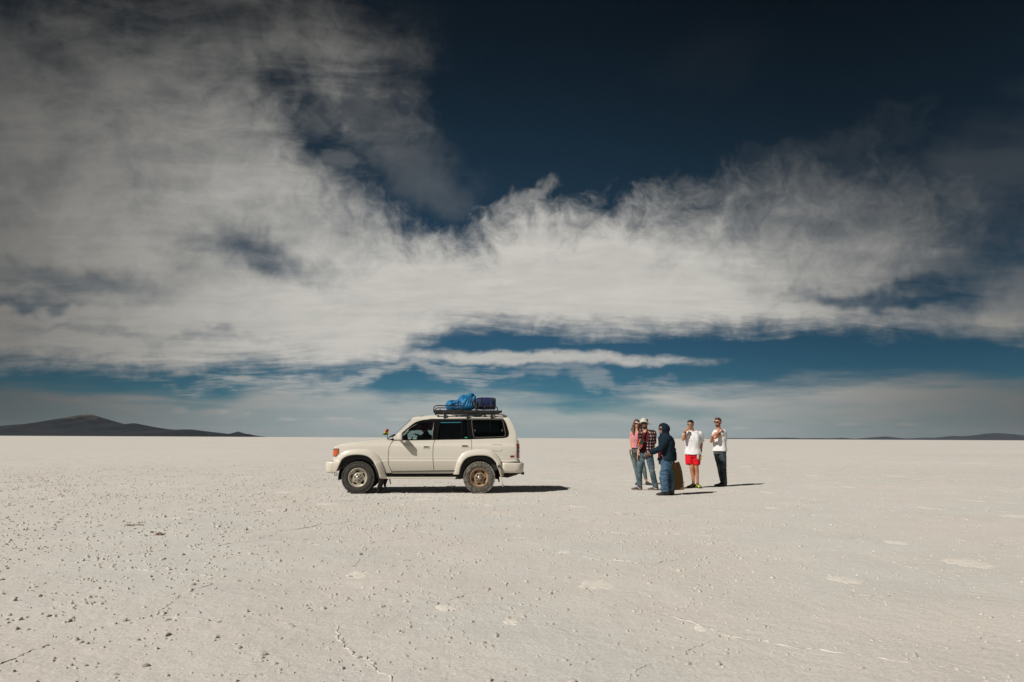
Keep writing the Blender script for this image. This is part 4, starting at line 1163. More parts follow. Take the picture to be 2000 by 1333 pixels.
def make_wheel(x, y, rad, rim_m, tyre_m, rot, side):
    """side +1: outer face towards the camera (negative y)"""
    w = empty('wheel', (x, y, rad - 0.006)); w.parent = car
    w.rotation_euler = (0, 0, 0 if side > 0 else math.pi)
    rr = rad * 0.575; W = 0.25
    ty = lathe('tyre', [(rr - 0.012, 0.03), (rr + 0.004, 0.006), (rr + 0.03, -0.006), (rr + 0.07, -0.014), (rad - 0.065, -0.010), (rad - 0.035, 0.004), (rad - 0.022, 0.022), (rad - 0.014, 0.06), (rad - 0.012, W / 2), (rad - 0.014, W - 0.06), (rad - 0.022, W - 0.022),
                        (rad - 0.06, W + 0.008), (rr + 0.05, W + 0.008), (rr, W - 0.01), (rr - 0.012, W - 0.03)], tyre_m, w, 80)
    md = ty.modifiers.new('edges', 'EDGE_SPLIT'); md.split_angle = R(40)
    # tread blocks and shoulder lugs, one part
    bm = bmesh.new(); N = 34
    for k in range(N):
        for (yy, wy, rr2, hr, ph, wx, tz) in ((0.012, 0.045, rad - 0.020, 0.034, 0.0, 0.046, 0.0), (0.068, 0.055, rad - 0.007, 0.014, 0.5, 0.036, 0.25), (0.125, 0.05, rad - 0.006, 0.013, 0.1, 0.032, -0.2), (0.182, 0.055, rad - 0.007, 0.014, 0.5, 0.036, 0.25), (W - 0.012, 0.045, rad - 0.020, 0.034, 0.0, 0.046, 0.0)):
            a = 2 * math.pi * (k + ph) / N
            r = bmesh.ops.create_cube(bm, size=1.0)
            mt = Matrix.Rotation(-a, 4, 'Y') @ Matrix.Translation((rr2, yy, 0)) @ Matrix.Rotation(tz, 4, 'X') @ Matrix.Diagonal((hr, wy, wx * (1.25 if k % 2 else 0.95), 1))
            bmesh.ops.transform(bm, matrix=mt, verts=r['verts'])
    me = bpy.data.meshes.new('tread'); bm.to_mesh(me); bm.free(); link('tread', me, tyre_m, w)
    # rim: dished disc with five openings
    def depth(r): 
        t = r / rr
        return 0.016 if t > 0.93 else 0.016 + 0.034 * sstep(t, 0.93, 0.82) - 0.012 * sstep(t, 0.75, 0.35) - 0.018 * sstep(t, 0.46, 0.40)
    rim = lathe('rim', [(rr, 0.022), (rr + 0.006, 0.004), (rr - 0.004, -0.004), (rr * 0.93, 0.006), (rr * 0.90, 0.03), (rr * 0.905, W - 0.04), (rr, W - 0.02)], rim_m, w, 72, closed=False)
    circ = np.array([(rr * 0.925 * math.cos(2 * math.pi * i / 60), rr * 0.925 * math.sin(2 * math.pi * i / 60)) for i in range(60)])
    holes = []
    for k in range(5):
        a = rot + 2 * math.pi * k / 5; h = []
        for i in range(16):
            b = 2 * math.pi * i / 16
            u = 0.36 * math.cos(b); vv = 0.10 * math.sin(b) * (1.2 if math.sin(b) > 0 else 0.75)
            r_ = rr * (0.665 + vv); aa = a + u * 0.95
            h.append((r_ * math.cos(aa), r_ * math.sin(aa)))
        holes.append(np.array(h))
    sf = lambda x, z: depth(math.hypot(x, z))
    def sn(x, z, e=0.004):
        return Vector((sf(x + e, z) - sf(x - e, z), -2 * e, sf(x, z + e) - sf(x, z - e))).normalized()
    plate('wheel_disc', circ, rim_m, w, holes=holes, surf=sf, nrm=sn, th=0.016, grid=0.018)
    lathe('brake_drum', [(0.0, 0.075), (rr * 0.80, 0.075), (rr * 0.84, 0.09), (rr * 0.84, 0.16), (0.0, 0.16)], LUGH, w, 40, closed=False)
    for k in range(6):
        a = rot * 0.5 + 2 * math.pi * k / 6
        nt = lathe('wheel_nut', [(0.0, -0.012), (0.012, -0.012), (0.014, -0.006), (0.014, 0.02), (0.0, 0.02)], LUGH, w, 10, closed=False)
        nt.location = (rr * 0.375 * math.cos(a), 0.018, rr * 0.375 * math.sin(a))
    lathe('hub_cap', [(0.0, -0.052), (rr * 0.13, -0.050), (rr * 0.19, -0.036), (rr * 0.235, -0.006), (rr * 0.25, 0.03)], HUB, w, 28, closed=False)
    lathe('hub_badge', [(0.0, -0.055), (rr * 0.05, -0.054), (rr * 0.06, -0.050)], mat('brass badge', (0.30, 0.20, 0.08), 0.4, metal=0.5), w, 14, closed=False)
    return w
RW = 0.372
xf = Uq(458.5, 1053, 0.05)[0]; xr = Uq(673 + 1159, 1060, 0.05)[0]
TF = tyre_material('tyre rubber front', (0.10, 0.22)); TR = tyre_material('tyre rubber rear', (0.50, 0.85))
make_wheel(xf, 0.035, RW, RIMF, TF, R(98), 1)
make_wheel(xr, 0.035, RW, RIMR, TR, R(126), 1)
make_wheel(xf, 2 * YC - 0.035, RW, RIMF, TF, R(40), -1)
make_wheel(xr, 2 * YC - 0.035, RW, RIMR, TR, R(10), -1)

# ---- under the body
zc = Uq(900, 1012)[1]
boxes('chassis', [((XN + XT) / 2 - 0.05, YC - 0.42, zc - 0.0, XT - XN - 0.5, 0.09, 0.13), ((XN + XT) / 2 - 0.05, YC + 0.42, zc, XT - XN - 0.5, 0.09, 0.13),
                  ((xf + xr) / 2, YC, zc + 0.06, 2.0, 1.5, 0.05), (XN + 0.2, YC, zc + 0.05, 0.1, 0.9, 0.12), (xr + 0.75, YC, zc + 0.0, 0.1, 1.0, 0.1)], DARK, car)
boxes('inner_body', [((xa + xb) / 2, 0.17, Uq(1200, 1022)[1] - 0.005, xb - xa + 0.05, 0.02, 0.10), ((xa + xb) / 2, 2 * YC - 0.17, Uq(1200, 1022)[1] - 0.005, xb - xa + 0.05, 0.02, 0.10), ((xf + xr) / 2, YC, zc + 0.20, xr - xf - 0.90, 1.52, 0.10), (xr + 0.68, YC, zc + 0.22, 0.55, 1.45, 0.16)], DARK, car)
for xx in (xf, xr):
    tube('axle', [(xx, 0.25, RW), (xx, 2 * YC - 0.25, RW)], 0.05, DARK, car, 10)
    d = lathe('differential', [(0.0, -0.16), (0.08, -0.14), (0.13, -0.06), (0.13, 0.06), (0.08, 0.14), (0.0, 0.16)], DARK, car, 18, closed=False); d.location = (xx, YC + 0.1, RW); 
def wheel_housing(xc, r, mir, a0, a1):
    P = []
    for i in range(17):
        a = math.pi * (-0.05 + 1.1 * i / 16); row = []
        for k in range(4):
            y = 0.085 + 0.40 * k / 3
            row.append((xc + r * math.cos(a), 2 * YC - y if mir else y, RW + r * math.sin(a)))
        P.append(row)
    grid_mesh('wheel_housing', P, DARK, car)
    P = [[(xc + q * r * math.cos(math.pi * (-0.05 + 1.1 * i / 16)), (2 * YC - 0.485 if mir else 0.485), RW + q * r * math.sin(math.pi * (-0.05 + 1.1 * i / 16))) for q in (1.0, 0.0)] for i in range(17)]
    grid_mesh('wheel_housing_wall', P, DARK, car)
    P = [[(xc + q * math.cos(math.pi * (a0 + (a1 - a0) * i / 20)), (2 * YC - 0.125 if mir else 0.125), RW + q * math.sin(math.pi * (a0 + (a1 - a0) * i / 20))) for q in (0.395, 0.47, 0.57)] for i in range(21)]
    grid_mesh('arch_shade_plate', P, RUB, car)  # black plate added to stand in for the shade inside the arch
for mir in (False, True):
    wheel_housing(xf + 0.02, 0.475, mir, -0.02, 0.86); wheel_housing(xr + 0.0, 0.475, mir, 0.12, 1.03)
    yy = (lambda y: 2 * YC - y) if mir else (lambda y: y)
    # mud flaps
    x, z = Uq(722, 1070); x2, z2 = Uq(690, 1222)
    P = [[(x + (x2 - x) * t + 0.012 * math.sin(7 * t) + 0.11 * (u - 0.5) * (1 - 0.35 * t), yy(0.04 + 0.26 * u), z + (z2 - z) * t) for u in (0, 0.33, 0.66, 1)] for t in (0, 0.25, 0.5, 0.75, 1)]
    grid_mesh('mud_flap', P, mat('dusty mud flap', (0.035, 0.03, 0.026), 0.9, n_scale=20, n_amt=0.4), car, thick=0.012)
x, z = Uq(1159 + 898, 935); x2, z2 = Uq(1159 + 940, 1045)
P = [[(x + (x2 - x) * t + 0.03 * w, 0.03 + 0.27 * w, z + (z2 - z) * t) for w in (0, 0.5, 1)] for t in (0, 0.33, 0.66, 1)]
grid_mesh('mud_flap', P, mat('salt crusted flap', (0.36, 0.33, 0.28), 0.9, n_scale=16, n_amt=0.4), car, thick=0.012)
# tow loop, exhaust, tow bar, hanging ropes, tank
x, z = Uq(208, 1022, 0.3); tube('tow_loop', [(x + 0.035 * math.cos(a), 0.3, z + 0.03 * math.sin(a) - 0.005) for a in np.linspace(0, 2 * math.pi, 12)[:-1]], 0.008, DARK, car, 6, closed=True)
pts = [Uq(1159 + 905, 1040, 0.3), Uq(1159 + 1000, 1045, 0.3), Uq(1159 + 1090, 1022, 0.3), Uq(1159 + 1150, 1000, 0.3)]
tube('tow_bar', [(p[0], 0.5, p[1]) for p in pts], [0.035, 0.05, 0.04, 0.03], DARK, car, 8)
x, z = Uq(1159 + 1165, 1012, 0.6); boxes('tow_hitch', [(x, 0.62, z, 0.06, 0.12, 0.07), (x - 0.05, 0.62, z + 0.01, 0.1, 0.07, 0.05)], DARK, car, 0.008)
boxes('fuel_tank', [(xr + 0.62, YC + 0.1, Uq(2180, 1022)[1], 0.62, 0.8, 0.10)], DARK, car, 0.02)
boxes('gearbox', [((xf + xr) / 2 - 0.5, YC, zc - 0.03, 0.7, 0.35, 0.14), ((xf + xr) / 2 + 0.2, YC + 0.1, zc, 0.4, 0.3, 0.12)], DARK, car, 0.02)
tube('exhaust_pipe', [(xf + 0.6, YC + 0.2, zc), (xr - 0.5, YC + 0.25, zc - 0.02), (xr + 0.3, YC + 0.5, zc + 0.05), (xr + 0.85, YC + 0.5, zc + 0.02)], 0.028, DARK, car, 8)
x, z = Uq(825, 1095, 0.15); tube('side_hose', [(x - 0.03, 0.16, z + 0.07), (x - 0.015, 0.15, z + 0.03), (x, 0.15, z - 0.05), (x + 0.015, 0.15, z - 0.09)], [0.018, 0.016, 0.014, 0.010], DARK, car, 6)
x, z = Uq(1159 + 412, 1060, 0.12); boxes('step_end_bracket', [(x, 0.13, z, 0.07, 0.06, 0.05), (x + 0.02, 0.13, z - 0.02, 0.10, 0.05, 0.02)], DARK, car, 0.006)
ROPE = mat('pale frayed rope', (0.50, 0.45, 0.36), 0.95, n_scale=60, n_amt=0.3)
rp = [Uq(1159 + a, b, 0.0) for a, b in ((868, 905), (880, 940), (900, 985), (915, 1040), (928, 1090), (936, 1130), (940, 1165))]
tube('hanging_rope', [(p[0], -0.012 + 0.012 * (i > 1), p[1]) for i, p in enumerate(rp)], [0.007, 0.009, 0.008, 0.007, 0.008, 0.012, 0.016], ROPE, car, 6)
rp = [Uq(1159 + a, b, 0.0) for a, b in ((872, 903), (895, 925), (912, 955), (908, 990), (926, 1050), (930, 1110), (946, 1150))]
tube('hanging_rope', [(p[0], -0.006, p[1]) for p in rp], [0.010, 0.012, 0.016, 0.006, 0.005, 0.006, 0.010], ROPE, car, 6)
rp = [Uq(1159 + a, b, 0.12) for a, b in ((884, 1050), (888, 1075), (896, 1100), (894, 1114))]
tube('hanging_strap', [(p[0], 0.12, p[1]) for p in rp], [0.012, 0.014, 0.018, 0.012], BLK, car, 6)
x, z = Uq(1159 + 905, 945); boxes('rope_knot', [(x - 0.02, -0.012, z + 0.03, 0.05, 0.03, 0.04, 0, 0.5), (x + 0.02, -0.012, z - 0.015, 0.03, 0.03, 0.06, 0, -0.3)], mat('dark rag', (0.03, 0.028, 0.026), 0.95), car, 0.008)

# ---- inside the cabin
def seat(x, y, w):
    s = boxes('seat', [(x, y, 0.78, 0.50, w, 0.14)], INT, car, 0.04)
    boxes('seat_back', [(x + 0.27, y, 1.05, 0.12, w, 0.56, 0, R(12))], INT, s, 0.04)
    boxes('headrest', [(x + 0.345, y, 1.41, 0.08, min(w, 0.28), 0.17, 0, R(12))], INT, s, 0.03)
xs0 = Uq(1190, 620, 0.45)[0]; xs1 = Uq(1159 + 420, 620, 0.5)[0]
seat(xs0 + 0.02, 0.48, 0.48); seat(xs0 + 0.02, 2 * YC - 0.48, 0.48)
seat(xs1, 0.46, 0.46); seat(xs1, 2 * YC - 0.46, 0.46)
xd0 = Uq(905, 640)[0]
boxes('dashboard', [(xd0 - 0.02, YC, 1.08, 0.36, 1.36, 0.24)], INT, car, 0.05)
sw = tube('steering_wheel', [(xd0 + 0.25 + 0.07 * math.cos(a), 0.50 + 0.18 * math.sin(a), 1.12 + 0.165 * math.cos(a)) for a in np.linspace(0, 2 * math.pi, 25)[:-1]], 0.014, BLK, car, 8, closed=True)
tube('steering_column', [(xd0 + 0.25, 0.50, 1.12), (xd0 + 0.05, 0.50, 1.02)], 0.025, BLK, sw, 8)
boxes('cabin_floor', [((xf + XT) / 2 + 0.2, YC, zc + 0.11, XT - xf - 0.6, 1.5, 0.03)], INT, car)
boxes('boot_load', [(Uq(1980, 560, 0.6)[0], YC, 1.10, 0.8, 1.2, 0.62), (Uq(1840, 560, 0.6)[0], YC + 0.2, 1.0, 0.3, 0.8, 0.4)], INT, car, 0.05)
boxes('headlining', [((Uq(1300, 400)[0] + Uq(2100, 400)[0]) / 2 - 0.02, YC, ZR - 0.075, Uq(2100, 400)[0] - Uq(1250, 400)[0], 1.30, 0.02)], mat('grey headlining', (0.06, 0.06, 0.058), 0.9), car)
boxes('firewall', [(Uq(830, 700)[0], YC, 0.92, 0.04, 1.5, 0.5)], INT, car)

# ---- roof rack
RACK = mat('black rack steel', (0.018, 0.017, 0.016), 0.5, metal=0.2, n_scale=14, n_amt=0.3, color2=(0.06, 0.04, 0.028), c_lo=0.62, c_hi=0.75)
def Q5(cx, cy, y): return Lp(cx / 13.333 + 840, cy / 13.333 + 760, y)
RY0, RY1 = 0.24, 2 * YC - 0.24
rack = empty('roof_rack', (0, 0, 0)); rack.parent = car
def r5(cx, cy, y=RY0): p = Q5(cx, cy, RY0); return (p[0], y, p[1])
for y in (RY0, RY1):
    top = [r5(95, 600, y), r5(95, 545, y), r5(100, 490, y), r5(125, 452, y), r5(170, 434, y), r5(240, 434, y), r5(640, 438, y), r5(1150, 442, y), r5(1640, 446, y), r5(1700, 452, y), r5(1740, 480, y), r5(1756, 520, y), r5(1760, 560, y)]
    tube('top_rail', top, 0.0125, RACK, rack, 8)
    for cx in (645, 1220, 1420): tube('rail_post', [r5(cx, 440, y), r5(cx, 570, y)], 0.010, RACK, rack, 6)
p0, p1 = r5(95, 548), r5(1868, 548); q0, q1 = r5(95, 612), r5(1868, 612)
hh = p0[2] - q0[2]
for y in (RY0, RY1):
    boxes('side_beam', [((p0[0] + p1[0]) / 2, y, (p0[2] + q0[2]) / 2, p1[0] - p0[0], 0.028, hh)], RACK, rack, 0.004)
for k in range(8):
    x = p0[0] + (p1[0] - p0[0]) * (k / 7); boxes('cross_bar', [(x + (0.014 if k == 0 else -0.014 if k == 7 else 0), YC, (p0[2] + q0[2]) / 2 - 0.012, 0.026, RY1 - RY0 - 0.03, 0.022)], RACK, rack, 0.003)
lo0, lo1 = r5(150, 660), r5(1770, 635)
for y in (RY0 + 0.02, RY1 - 0.02):
    tube('lower_rail', [(q0[0], y, q0[2]), (lo0[0], y, lo0[2] + 0.006), (lo0[0] + 0.3, y, lo0[2] + 0.006), (lo1[0], y, lo1[2] + 0.003), (q1[0], y, q1[2])], 0.011, RACK, rack, 6)
for xx in (q0[0], q1[0]): tube('end_rail', [(xx, RY0, q0[2] + hh * 0.9), (xx, RY1, q0[2] + hh * 0.9)], 0.012, RACK, rack, 6)
tube('front_hoop', [(p0[0] + 0.13, RY0 + 0.25, p0[2]), (p0[0] + 0.145, RY0 + 0.3, r5(0, 512)[2]), (p0[0] + 0.145, RY1 - 0.3, r5(0, 512)[2]), (p0[0] + 0.13, RY1 - 0.25, p0[2])], 0.010, RACK, rack, 6)
for cx in (383, 978, 1608):
    for y in (RY0 + 0.01, RY1 - 0.01):
        a, b, g = r5(cx, 600, y), r5(cx, 690, y), r5(cx, 745, y); yg = S(g[0], g[2] - 0.01) - 0.004
        if y > YC: yg = 2 * YC - yg
        lg = boxes('rack_leg', [((a[0] + b[0]) / 2, (y + yg) / 2, (a[2] + g[2]) / 2 + 0.012, 0.042, abs(y - yg) + 0.03, 0.022, 0, 0), (a[0], y, (a[2] + b[2]) / 2, 0.042, 0.03, a[2] - b[2]), (g[0], yg, (b[2] + g[2]) / 2 - 0.004, 0.05, 0.022, (b[2] - g[2]) + 0.045)], RACK, rack, 0.004)
        boxes('rack_clamp', [(g[0] - 0.032, yg, g[2] + 0.026, 0.022, 0.03, 0.035), (g[0] + 0.032, yg, g[2] + 0.026, 0.022, 0.03, 0.035)], mat('dull clamp', (0.09, 0.09, 0.085), 0.5, metal=0.4), lg, 0.004)

# rust flecks along the gutter
RUST = mat('rust', (0.30, 0.15, 0.06), 0.95, n_scale=60, n_amt=0.4)
for ux, uy, s_ in ((1159 + 218, 371, 0.014), (1159 + 462, 367, 0.015), (1159 + 616, 369, 0.02), (1159 + 230, 356, 0.010), (1159 + 820, 362, 0.008)):
    x, z = Uq(ux, uy); a = np.linspace(0, 2 * math.pi, 10)[:-1]; rr_ = 1 + 0.4 * np.sin(a * 3 + ux)
    plate('rust_fleck', np.stack([x + s_ * rr_ * np.cos(a), z + 0.6 * s_ * rr_ * np.sin(a)], -1), RUST, car, off=-0.002, th=0.003, grid=0.5)

# ------------------------------------------------------------------ soft bodies: luggage and people
def prim_cone(bm, p, q, r0, r1, seg=14, ball0=True, ball1=True, asp=1.0, side=None):
    """tapered limb between two points; rounded or flat ends; asp squeezes it across `side`"""
    p, q = Vector(p), Vector(q); t = (q - p)
    L = t.length
    if L < 1e-6: return
    t /= L
    u = t.orthogonal().normalized() if side is None else (Vector(side) - t * Vector(side).dot(t)).normalized()
    w = t.cross(u); rings = []
    if ball0: rings += [(-r0 * math.cos(R(a)), r0 * math.sin(R(a))) for a in (20, 50, 75)]
    rings += [(0.0, r0), (L * 0.5, (r0 + r1) / 2), (L, r1)]
    if ball1: rings += [(L + r1 * math.sin(R(a)), r1 * math.cos(R(a))) for a in (15, 40, 70)]
    vs = []
    for h, r in rings:
        vs.append([bm.verts.new(p + t * h + (u * math.cos(2 * math.pi * k / seg) + w * (math.sin(2 * math.pi * k / seg) * asp)) * r) for k in range(seg)])
    for a, b in zip(vs[:-1], vs[1:]):
        for k in range(seg): bm.faces.new((a[k], a[(k + 1) % seg], b[(k + 1) % seg], b[k]))
    bm.faces.new(list(reversed(vs[0]))); bm.faces.new(vs[-1])

def prim_ball(bm, c, rx, ry, rz, rot=None):
    r = bmesh.ops.create_uvsphere(bm, u_segments=18, v_segments=12, radius=1.0)
    m = Matrix.Translation(c) @ (rot if rot is not None else Matrix.Identity(4)) @ Matrix.Diagonal((rx, ry, rz, 1))
    bmesh.ops.transform(bm, matrix=m, verts=r['verts'])

def prim_loft(bm, secs, fx, fy, seg=22, power=2.4):
    """secs: (centre, half width, half depth); fx, fy: the width and depth axes"""
    vs = []
    for c, a, b in secs:
        row = []
        for k in range(seg):
            t = 2 * math.pi * k / seg; ct, st = math.cos(t), math.sin(t)
            row.append(bm.verts.new(Vector(c) + fx * (a * math.copysign(abs(ct) ** (2 / power), ct)) + fy * (b * math.copysign(abs(st) ** (2 / power), st))))
        vs.append(row)
    for r0, r1 in zip(vs[:-1], vs[1:]):
        for k in range(seg): bm.faces.new((r0[k], r0[(k + 1) % seg], r1[(k + 1) % seg], r1[k]))
    bm.faces.new(list(reversed(vs[0]))); bm.faces.new(vs[-1])

CLOUD = {}
def clouds(scale, depth=2):
    if (scale, depth) not in CLOUD:
        t = bpy.data.textures.new('folds', 'CLOUDS'); t.noise_scale = scale; t.noise_depth = depth; CLOUD[(scale, depth)] = t
    return CLOUD[(scale, depth)]

def fuse(name, bm, m, parent, voxel=0.012, smooth=4, folds=None, keep=1.0, carve=None, thick=0.0, warp=None, creases=None):
    """joins overlapping shapes into one continuous skin, smooths it, adds folds"""
    bmesh.ops.recalc_face_normals(bm, faces=bm.faces)
    me = bpy.data.meshes.new('tmp'); bm.to_mesh(me); bm.free()
    o = bpy.data.objects.new('tmp', me); COL.objects.link(o)
    md = o.modifiers.new('r', 'REMESH'); md.mode = 'VOXEL'; md.voxel_size = voxel
    if smooth: md = o.modifiers.new('s', 'SMOOTH'); md.factor = 0.5; md.iterations = smooth
    for sc, st in (folds or []):
        md = o.modifiers.new('d', 'DISPLACE'); md.texture = clouds(sc); md.texture_coords = 'LOCAL'; md.strength = st; md.mid_level = 0.5
    if keep < 1: md = o.modifiers.new('c', 'DECIMATE'); md.ratio = keep
    dg = bpy.context.evaluated_depsgraph_get(); dg.update()
    res = bpy.data.meshes.new_from_object(o.evaluated_get(dg))
    bpy.data.objects.remove(o); bpy.data.meshes.remove(me)
    if warp or carve:
        b = bmesh.new(); b.from_mesh(res)
        if warp:
            for v in b.verts: v.co = warp(v.co)
        if carve:
            bmesh.ops.delete(b, geom=[f for f in b.faces if carve(f.calc_center_median())], context='FACES')
        b.to_mesh(res); b.free()
    if creases:
        from mathutils import noise as mn
        sx_, sz_, amp = creases
        nr = [v.normal.copy() for v in res.vertices]
        for v, n_ in zip(res.vertices, nr):
            c = v.co; wv = mn.noise(Vector((c.x * 4, c.y * 4, c.z * 4)))
            a = mn.noise(Vector((c.x * sx_ + wv, c.y * sx_, c.z * sz_ + c.x * sx_ * 0.7 + wv * 2)))
            v.co = c + n_ * (amp * max(0.0, 1.0 - abs(a) * 2.4))
    res.name = name
    if not len(res.polygons): print('EMPTY', name)
    res.polygons.foreach_set('use_smooth', np.ones(len(res.polygons), dtype=bool))
    ob = link(name, res, m, parent)
    if thick: md = ob.modifiers.new('t', 'SOLIDIFY'); md.thickness = thick; md.offset = 0
    return ob

# ---- luggage on the rack (car coordinates carried into the scene)
def car_pt(x, y, z): return CAR_O + AX * x + AY * y + Vector((0, 0, z))
def L5(cx, cy, y): p = Q5(cx, cy, y); return Vector((p[0], y, p[1]))
def luggage(name, label, cat, at):
    o = empty(name, car_pt(*at), CAR_YAW); tag(o, label, cat); return o
BLUE = mat('blue tarpaulin', (0.008, 0.135, 0.31), 0.55, spec=0.35, n_scale=9, n_amt=0.18, bump=26, bump_dist=0.01)
NAVY = mat('navy drum', (0.008, 0.019, 0.070), 0.6, spec=0.2, n_scale=9, n_amt=0.35, bump=30, bump_dist=0.004)
STRAP = mat('brown strap', (0.045, 0.036, 0.028), 0.8)
base = L5(800, 548, 0.55)
bag = luggage('tarpaulin_bundle', 'bright blue tarpaulin bundle roped on the roof rack of the car', 'bundle', base)
def lb(cx, cy, y): return L5(cx, cy, y) - base
bm = bmesh.new(); k_ = 0.0117 / 13.33 * 1.0
def e5(cx, cy, y, rx, ry, rz): prim_ball(bm, lb(cx, cy, y), rx * k_, ry, rz * k_)
e5(540, 440, 0.52, 150, 0.26, 150); e5(560, 490, 0.52, 155, 0.27, 90); e5(470, 450, 0.5, 60, 0.22, 95)
e5(720, 410, 0.55, 110, 0.28, 140); e5(930, 380, 0.58, 260, 0.36, 235); e5(900, 470, 0.56, 280, 0.34, 110); e5(1020, 250, 0.56, 120, 0.22, 120)
e5(1060, 185, 0.55, 95, 0.15, 78); e5(1130, 300, 0.55, 75, 0.24, 120); e5(840, 290, 0.56, 90, 0.25, 140); e5(1165, 205, 0.5, 40, 0.08, 32); e5(760, 500, 0.5, 340, 0.28, 62); e5(660, 400, 0.54, 130, 0.25, 110); e5(640, 470, 0.5, 120, 0.27, 90); e5(1000, 450, 0.54, 210, 0.36, 110)
knot = lb(1020, 195, 0.45)
def pleat(co):
    """folds gathered towards the knot at the top"""
    d = co - knot; a = math.atan2(d.x, -d.z + 0.05); r = d.length
    w = 0.016 * math.sin(a * 21 + 2.2 * math.sin(a * 5) + 6 * r) * min(1, r * 3.2) * (1 if co.y < 0.12 else 0.4)
    return co + Vector((0.3 * w, -w, 0.4 * w))
fuse('tarpaulin', bm, BLUE, bag, 0.012, 2, [(0.11, 0.035), (0.04, 0.012)], warp=pleat)
def rope5(pts, y, parent, org, r=0.008):
    tube('rope', [L5(a, b, yy) - org for a, b, yy in pts], r, STRAP, parent, 6)
rope5([(600, 290, 0.34), (690, 360, 0.27), (740, 450, 0.225), (810, 575, 0.212)], 0.3, bag, base)
rope5([(765, 310, 0.30), (795, 400, 0.235), (812, 500, 0.22), (815, 580, 0.212)], 0.3, bag, base)
rope5([(1030, 180, 0.38), (1080, 235, 0.31), (1140, 350, 0.225), (1180, 450, 0.215), (1225, 565, 0.212)], 0.3, bag, base)
rope5([(1100, 300, 0.28), (1150, 400, 0.22), (1200, 560, 0.212)], 0.3, bag, base)
base2 = L5(1460, 548, 0.55)
drum = luggage('navy_drum', 'dark navy blue plastic drum lying strapped behind the blue bundle', 'drum', base2)
P = []; rr_ = 165 * k_; xa = lb(1212, 0, 0.55).x + base.x - base2.x; xb = L5(1706, 0, 0.55).x - base2.x; zc_ = (L5(1460, 382, 0.55) - base2).z
rows = [(0.0, 0.0), (0.0, 0.82), (0.012, 0.93), (0.05, 0.985), (0.2, 1.0), (0.36, 1.03), (0.5, 1.04), (0.64, 1.03), (0.8, 1.0), (0.93, 0.975), (0.975, 0.93), (1.0, 0.86), (1.0, 0.0)]
for t, q in rows:
    row = []
    for k in range(33):
        a = 2 * math.pi * k / 32; ca, sa = math.cos(a), math.sin(a)
        row.append((xa + (xb - xa) * t, 0.02 + rr_ * 1.35 * q * math.copysign(abs(ca) ** 0.75, ca), zc_ + rr_ * q * math.copysign(abs(sa) ** 0.72, sa)))
    P.append(row)
grid_mesh('drum_body', P, NAVY, drum)
boxes('drum_plug', [((L5(1672, 250, 0.4) - base2).x, -0.14, (L5(1672, 262, 0.4) - base2).z, 0.03, 0.05, 0.05)], mat('brown plug', (0.06, 0.05, 0.04), 0.7), drum, 0.006)
rope5([(1340, 218, 0.50), (1322, 250, 0.40), (1300, 345, 0.300), (1275, 450, 0.29), (1238, 580, 0.212)], 0.3, drum, base2)
rope5([(1578, 228, 0.50), (1590, 262, 0.40), (1592, 360, 0.300), (1588, 450, 0.29), (1578, 600, 0.212)], 0.3, drum, base2, 0.010)
rope5([(1205, 452, 0.30), (1330, 440, 0.292), (1500, 438, 0.292), (1690, 428, 0.30)], 0.3, drum, base2, 0.005)
rope5([(1325, 300, 0.32), (1335, 360, 0.294), (1362, 420, 0.288)], 0.3, drum, base2, 0.004)

# ---- little flag on the bonnet
def L4(cx, cy, y): p = Lp(cx / 14.2857 + 740, cy / 14.2857 + 800, y); return Vector((p[0], y, p[1]))
fb = L4(232, 812, 0.42)
flag = luggage('small_flag', 'small red yellow and green flag on a stick at the bonnet', 'flag', fb)
tube('flag_stick', [L4(236, 830, 0.42) - fb, L4(250, 690, 0.42) - fb, L4(268, 545, 0.42) - fb], 0.007, mat('dark stick', (0.05, 0.045, 0.04), 0.7), flag, 6)
for nm, cl, q in (('red_stripe', (0.50, 0.010, 0.014), ((218, 552, 272, 552), (158, 622, 262, 612))), ('yellow_stripe', (0.62, 0.42, 0.012), ((158, 622, 262, 612), (130, 668, 254, 662))), ('green_stripe', (0.006, 0.105, 0.024), ((130, 668, 254, 662), (96, 712, 246, 716)))):
    P = []
    for a, b, c, d in q:
        row = []
        for k in range(9):
            t = k / 8; y = 0.42 + 0.03 * math.sin(t * 7.0 + (a + b) * 0.004) * (1 - t) - 0.0
            row.append(L4(a + (c - a) * t, b + (d - b) * t, y) - fb)
        P.append(row)
    grid_mesh(nm, P, mat(nm, cl, 0.75), flag, thick=0.003)
tube('wire', [L4(75, 742, 0.42) - fb, L4(150, 752, 0.40) - fb, L4(236, 752, 0.42) - fb], 0.004, mat('light wire', (0.4, 0.37, 0.33), 0.5), flag, 5)

# ------------------------------------------------------------------ people
SKIN = {}
def skin(key, col):
    if key not in SKIN: SKIN[key] = mat('skin ' + key, col, 0.55, spec=0.35, n_scale=16, n_amt=0.14)
    return SKIN[key]

class Person:
    """joints are read from an enlarged part of the photograph and stand at the person's own distance"""
    def __init__(self, ox, oy, sc, foot, label, name='person', dy0=0.0):
        self.ox, self.oy, self.sc = ox, oy, sc
        g = on_ground(foot[0] / sc + ox, foot[1] / sc + oy)
        self.o = Vector((g.x, g.y + dy0, 0.0)); self.Y = self.o.y
        self.root = empty(name, self.o); tag(self.root, label, 'person')
    def J(self, cx, cy, dy=0.0):
        return at_depth(cx / self.sc + self.ox, cy / self.sc + self.oy, self.Y + dy) - self.o
    def axes(self, phi):
        f = Vector((-math.sin(R(phi)), -math.cos(R(phi)), 0)); w = Vector((math.cos(R(phi)), -math.sin(R(phi)), 0))
        return w, f                     # w: towards picture right when facing the camera, f: forward

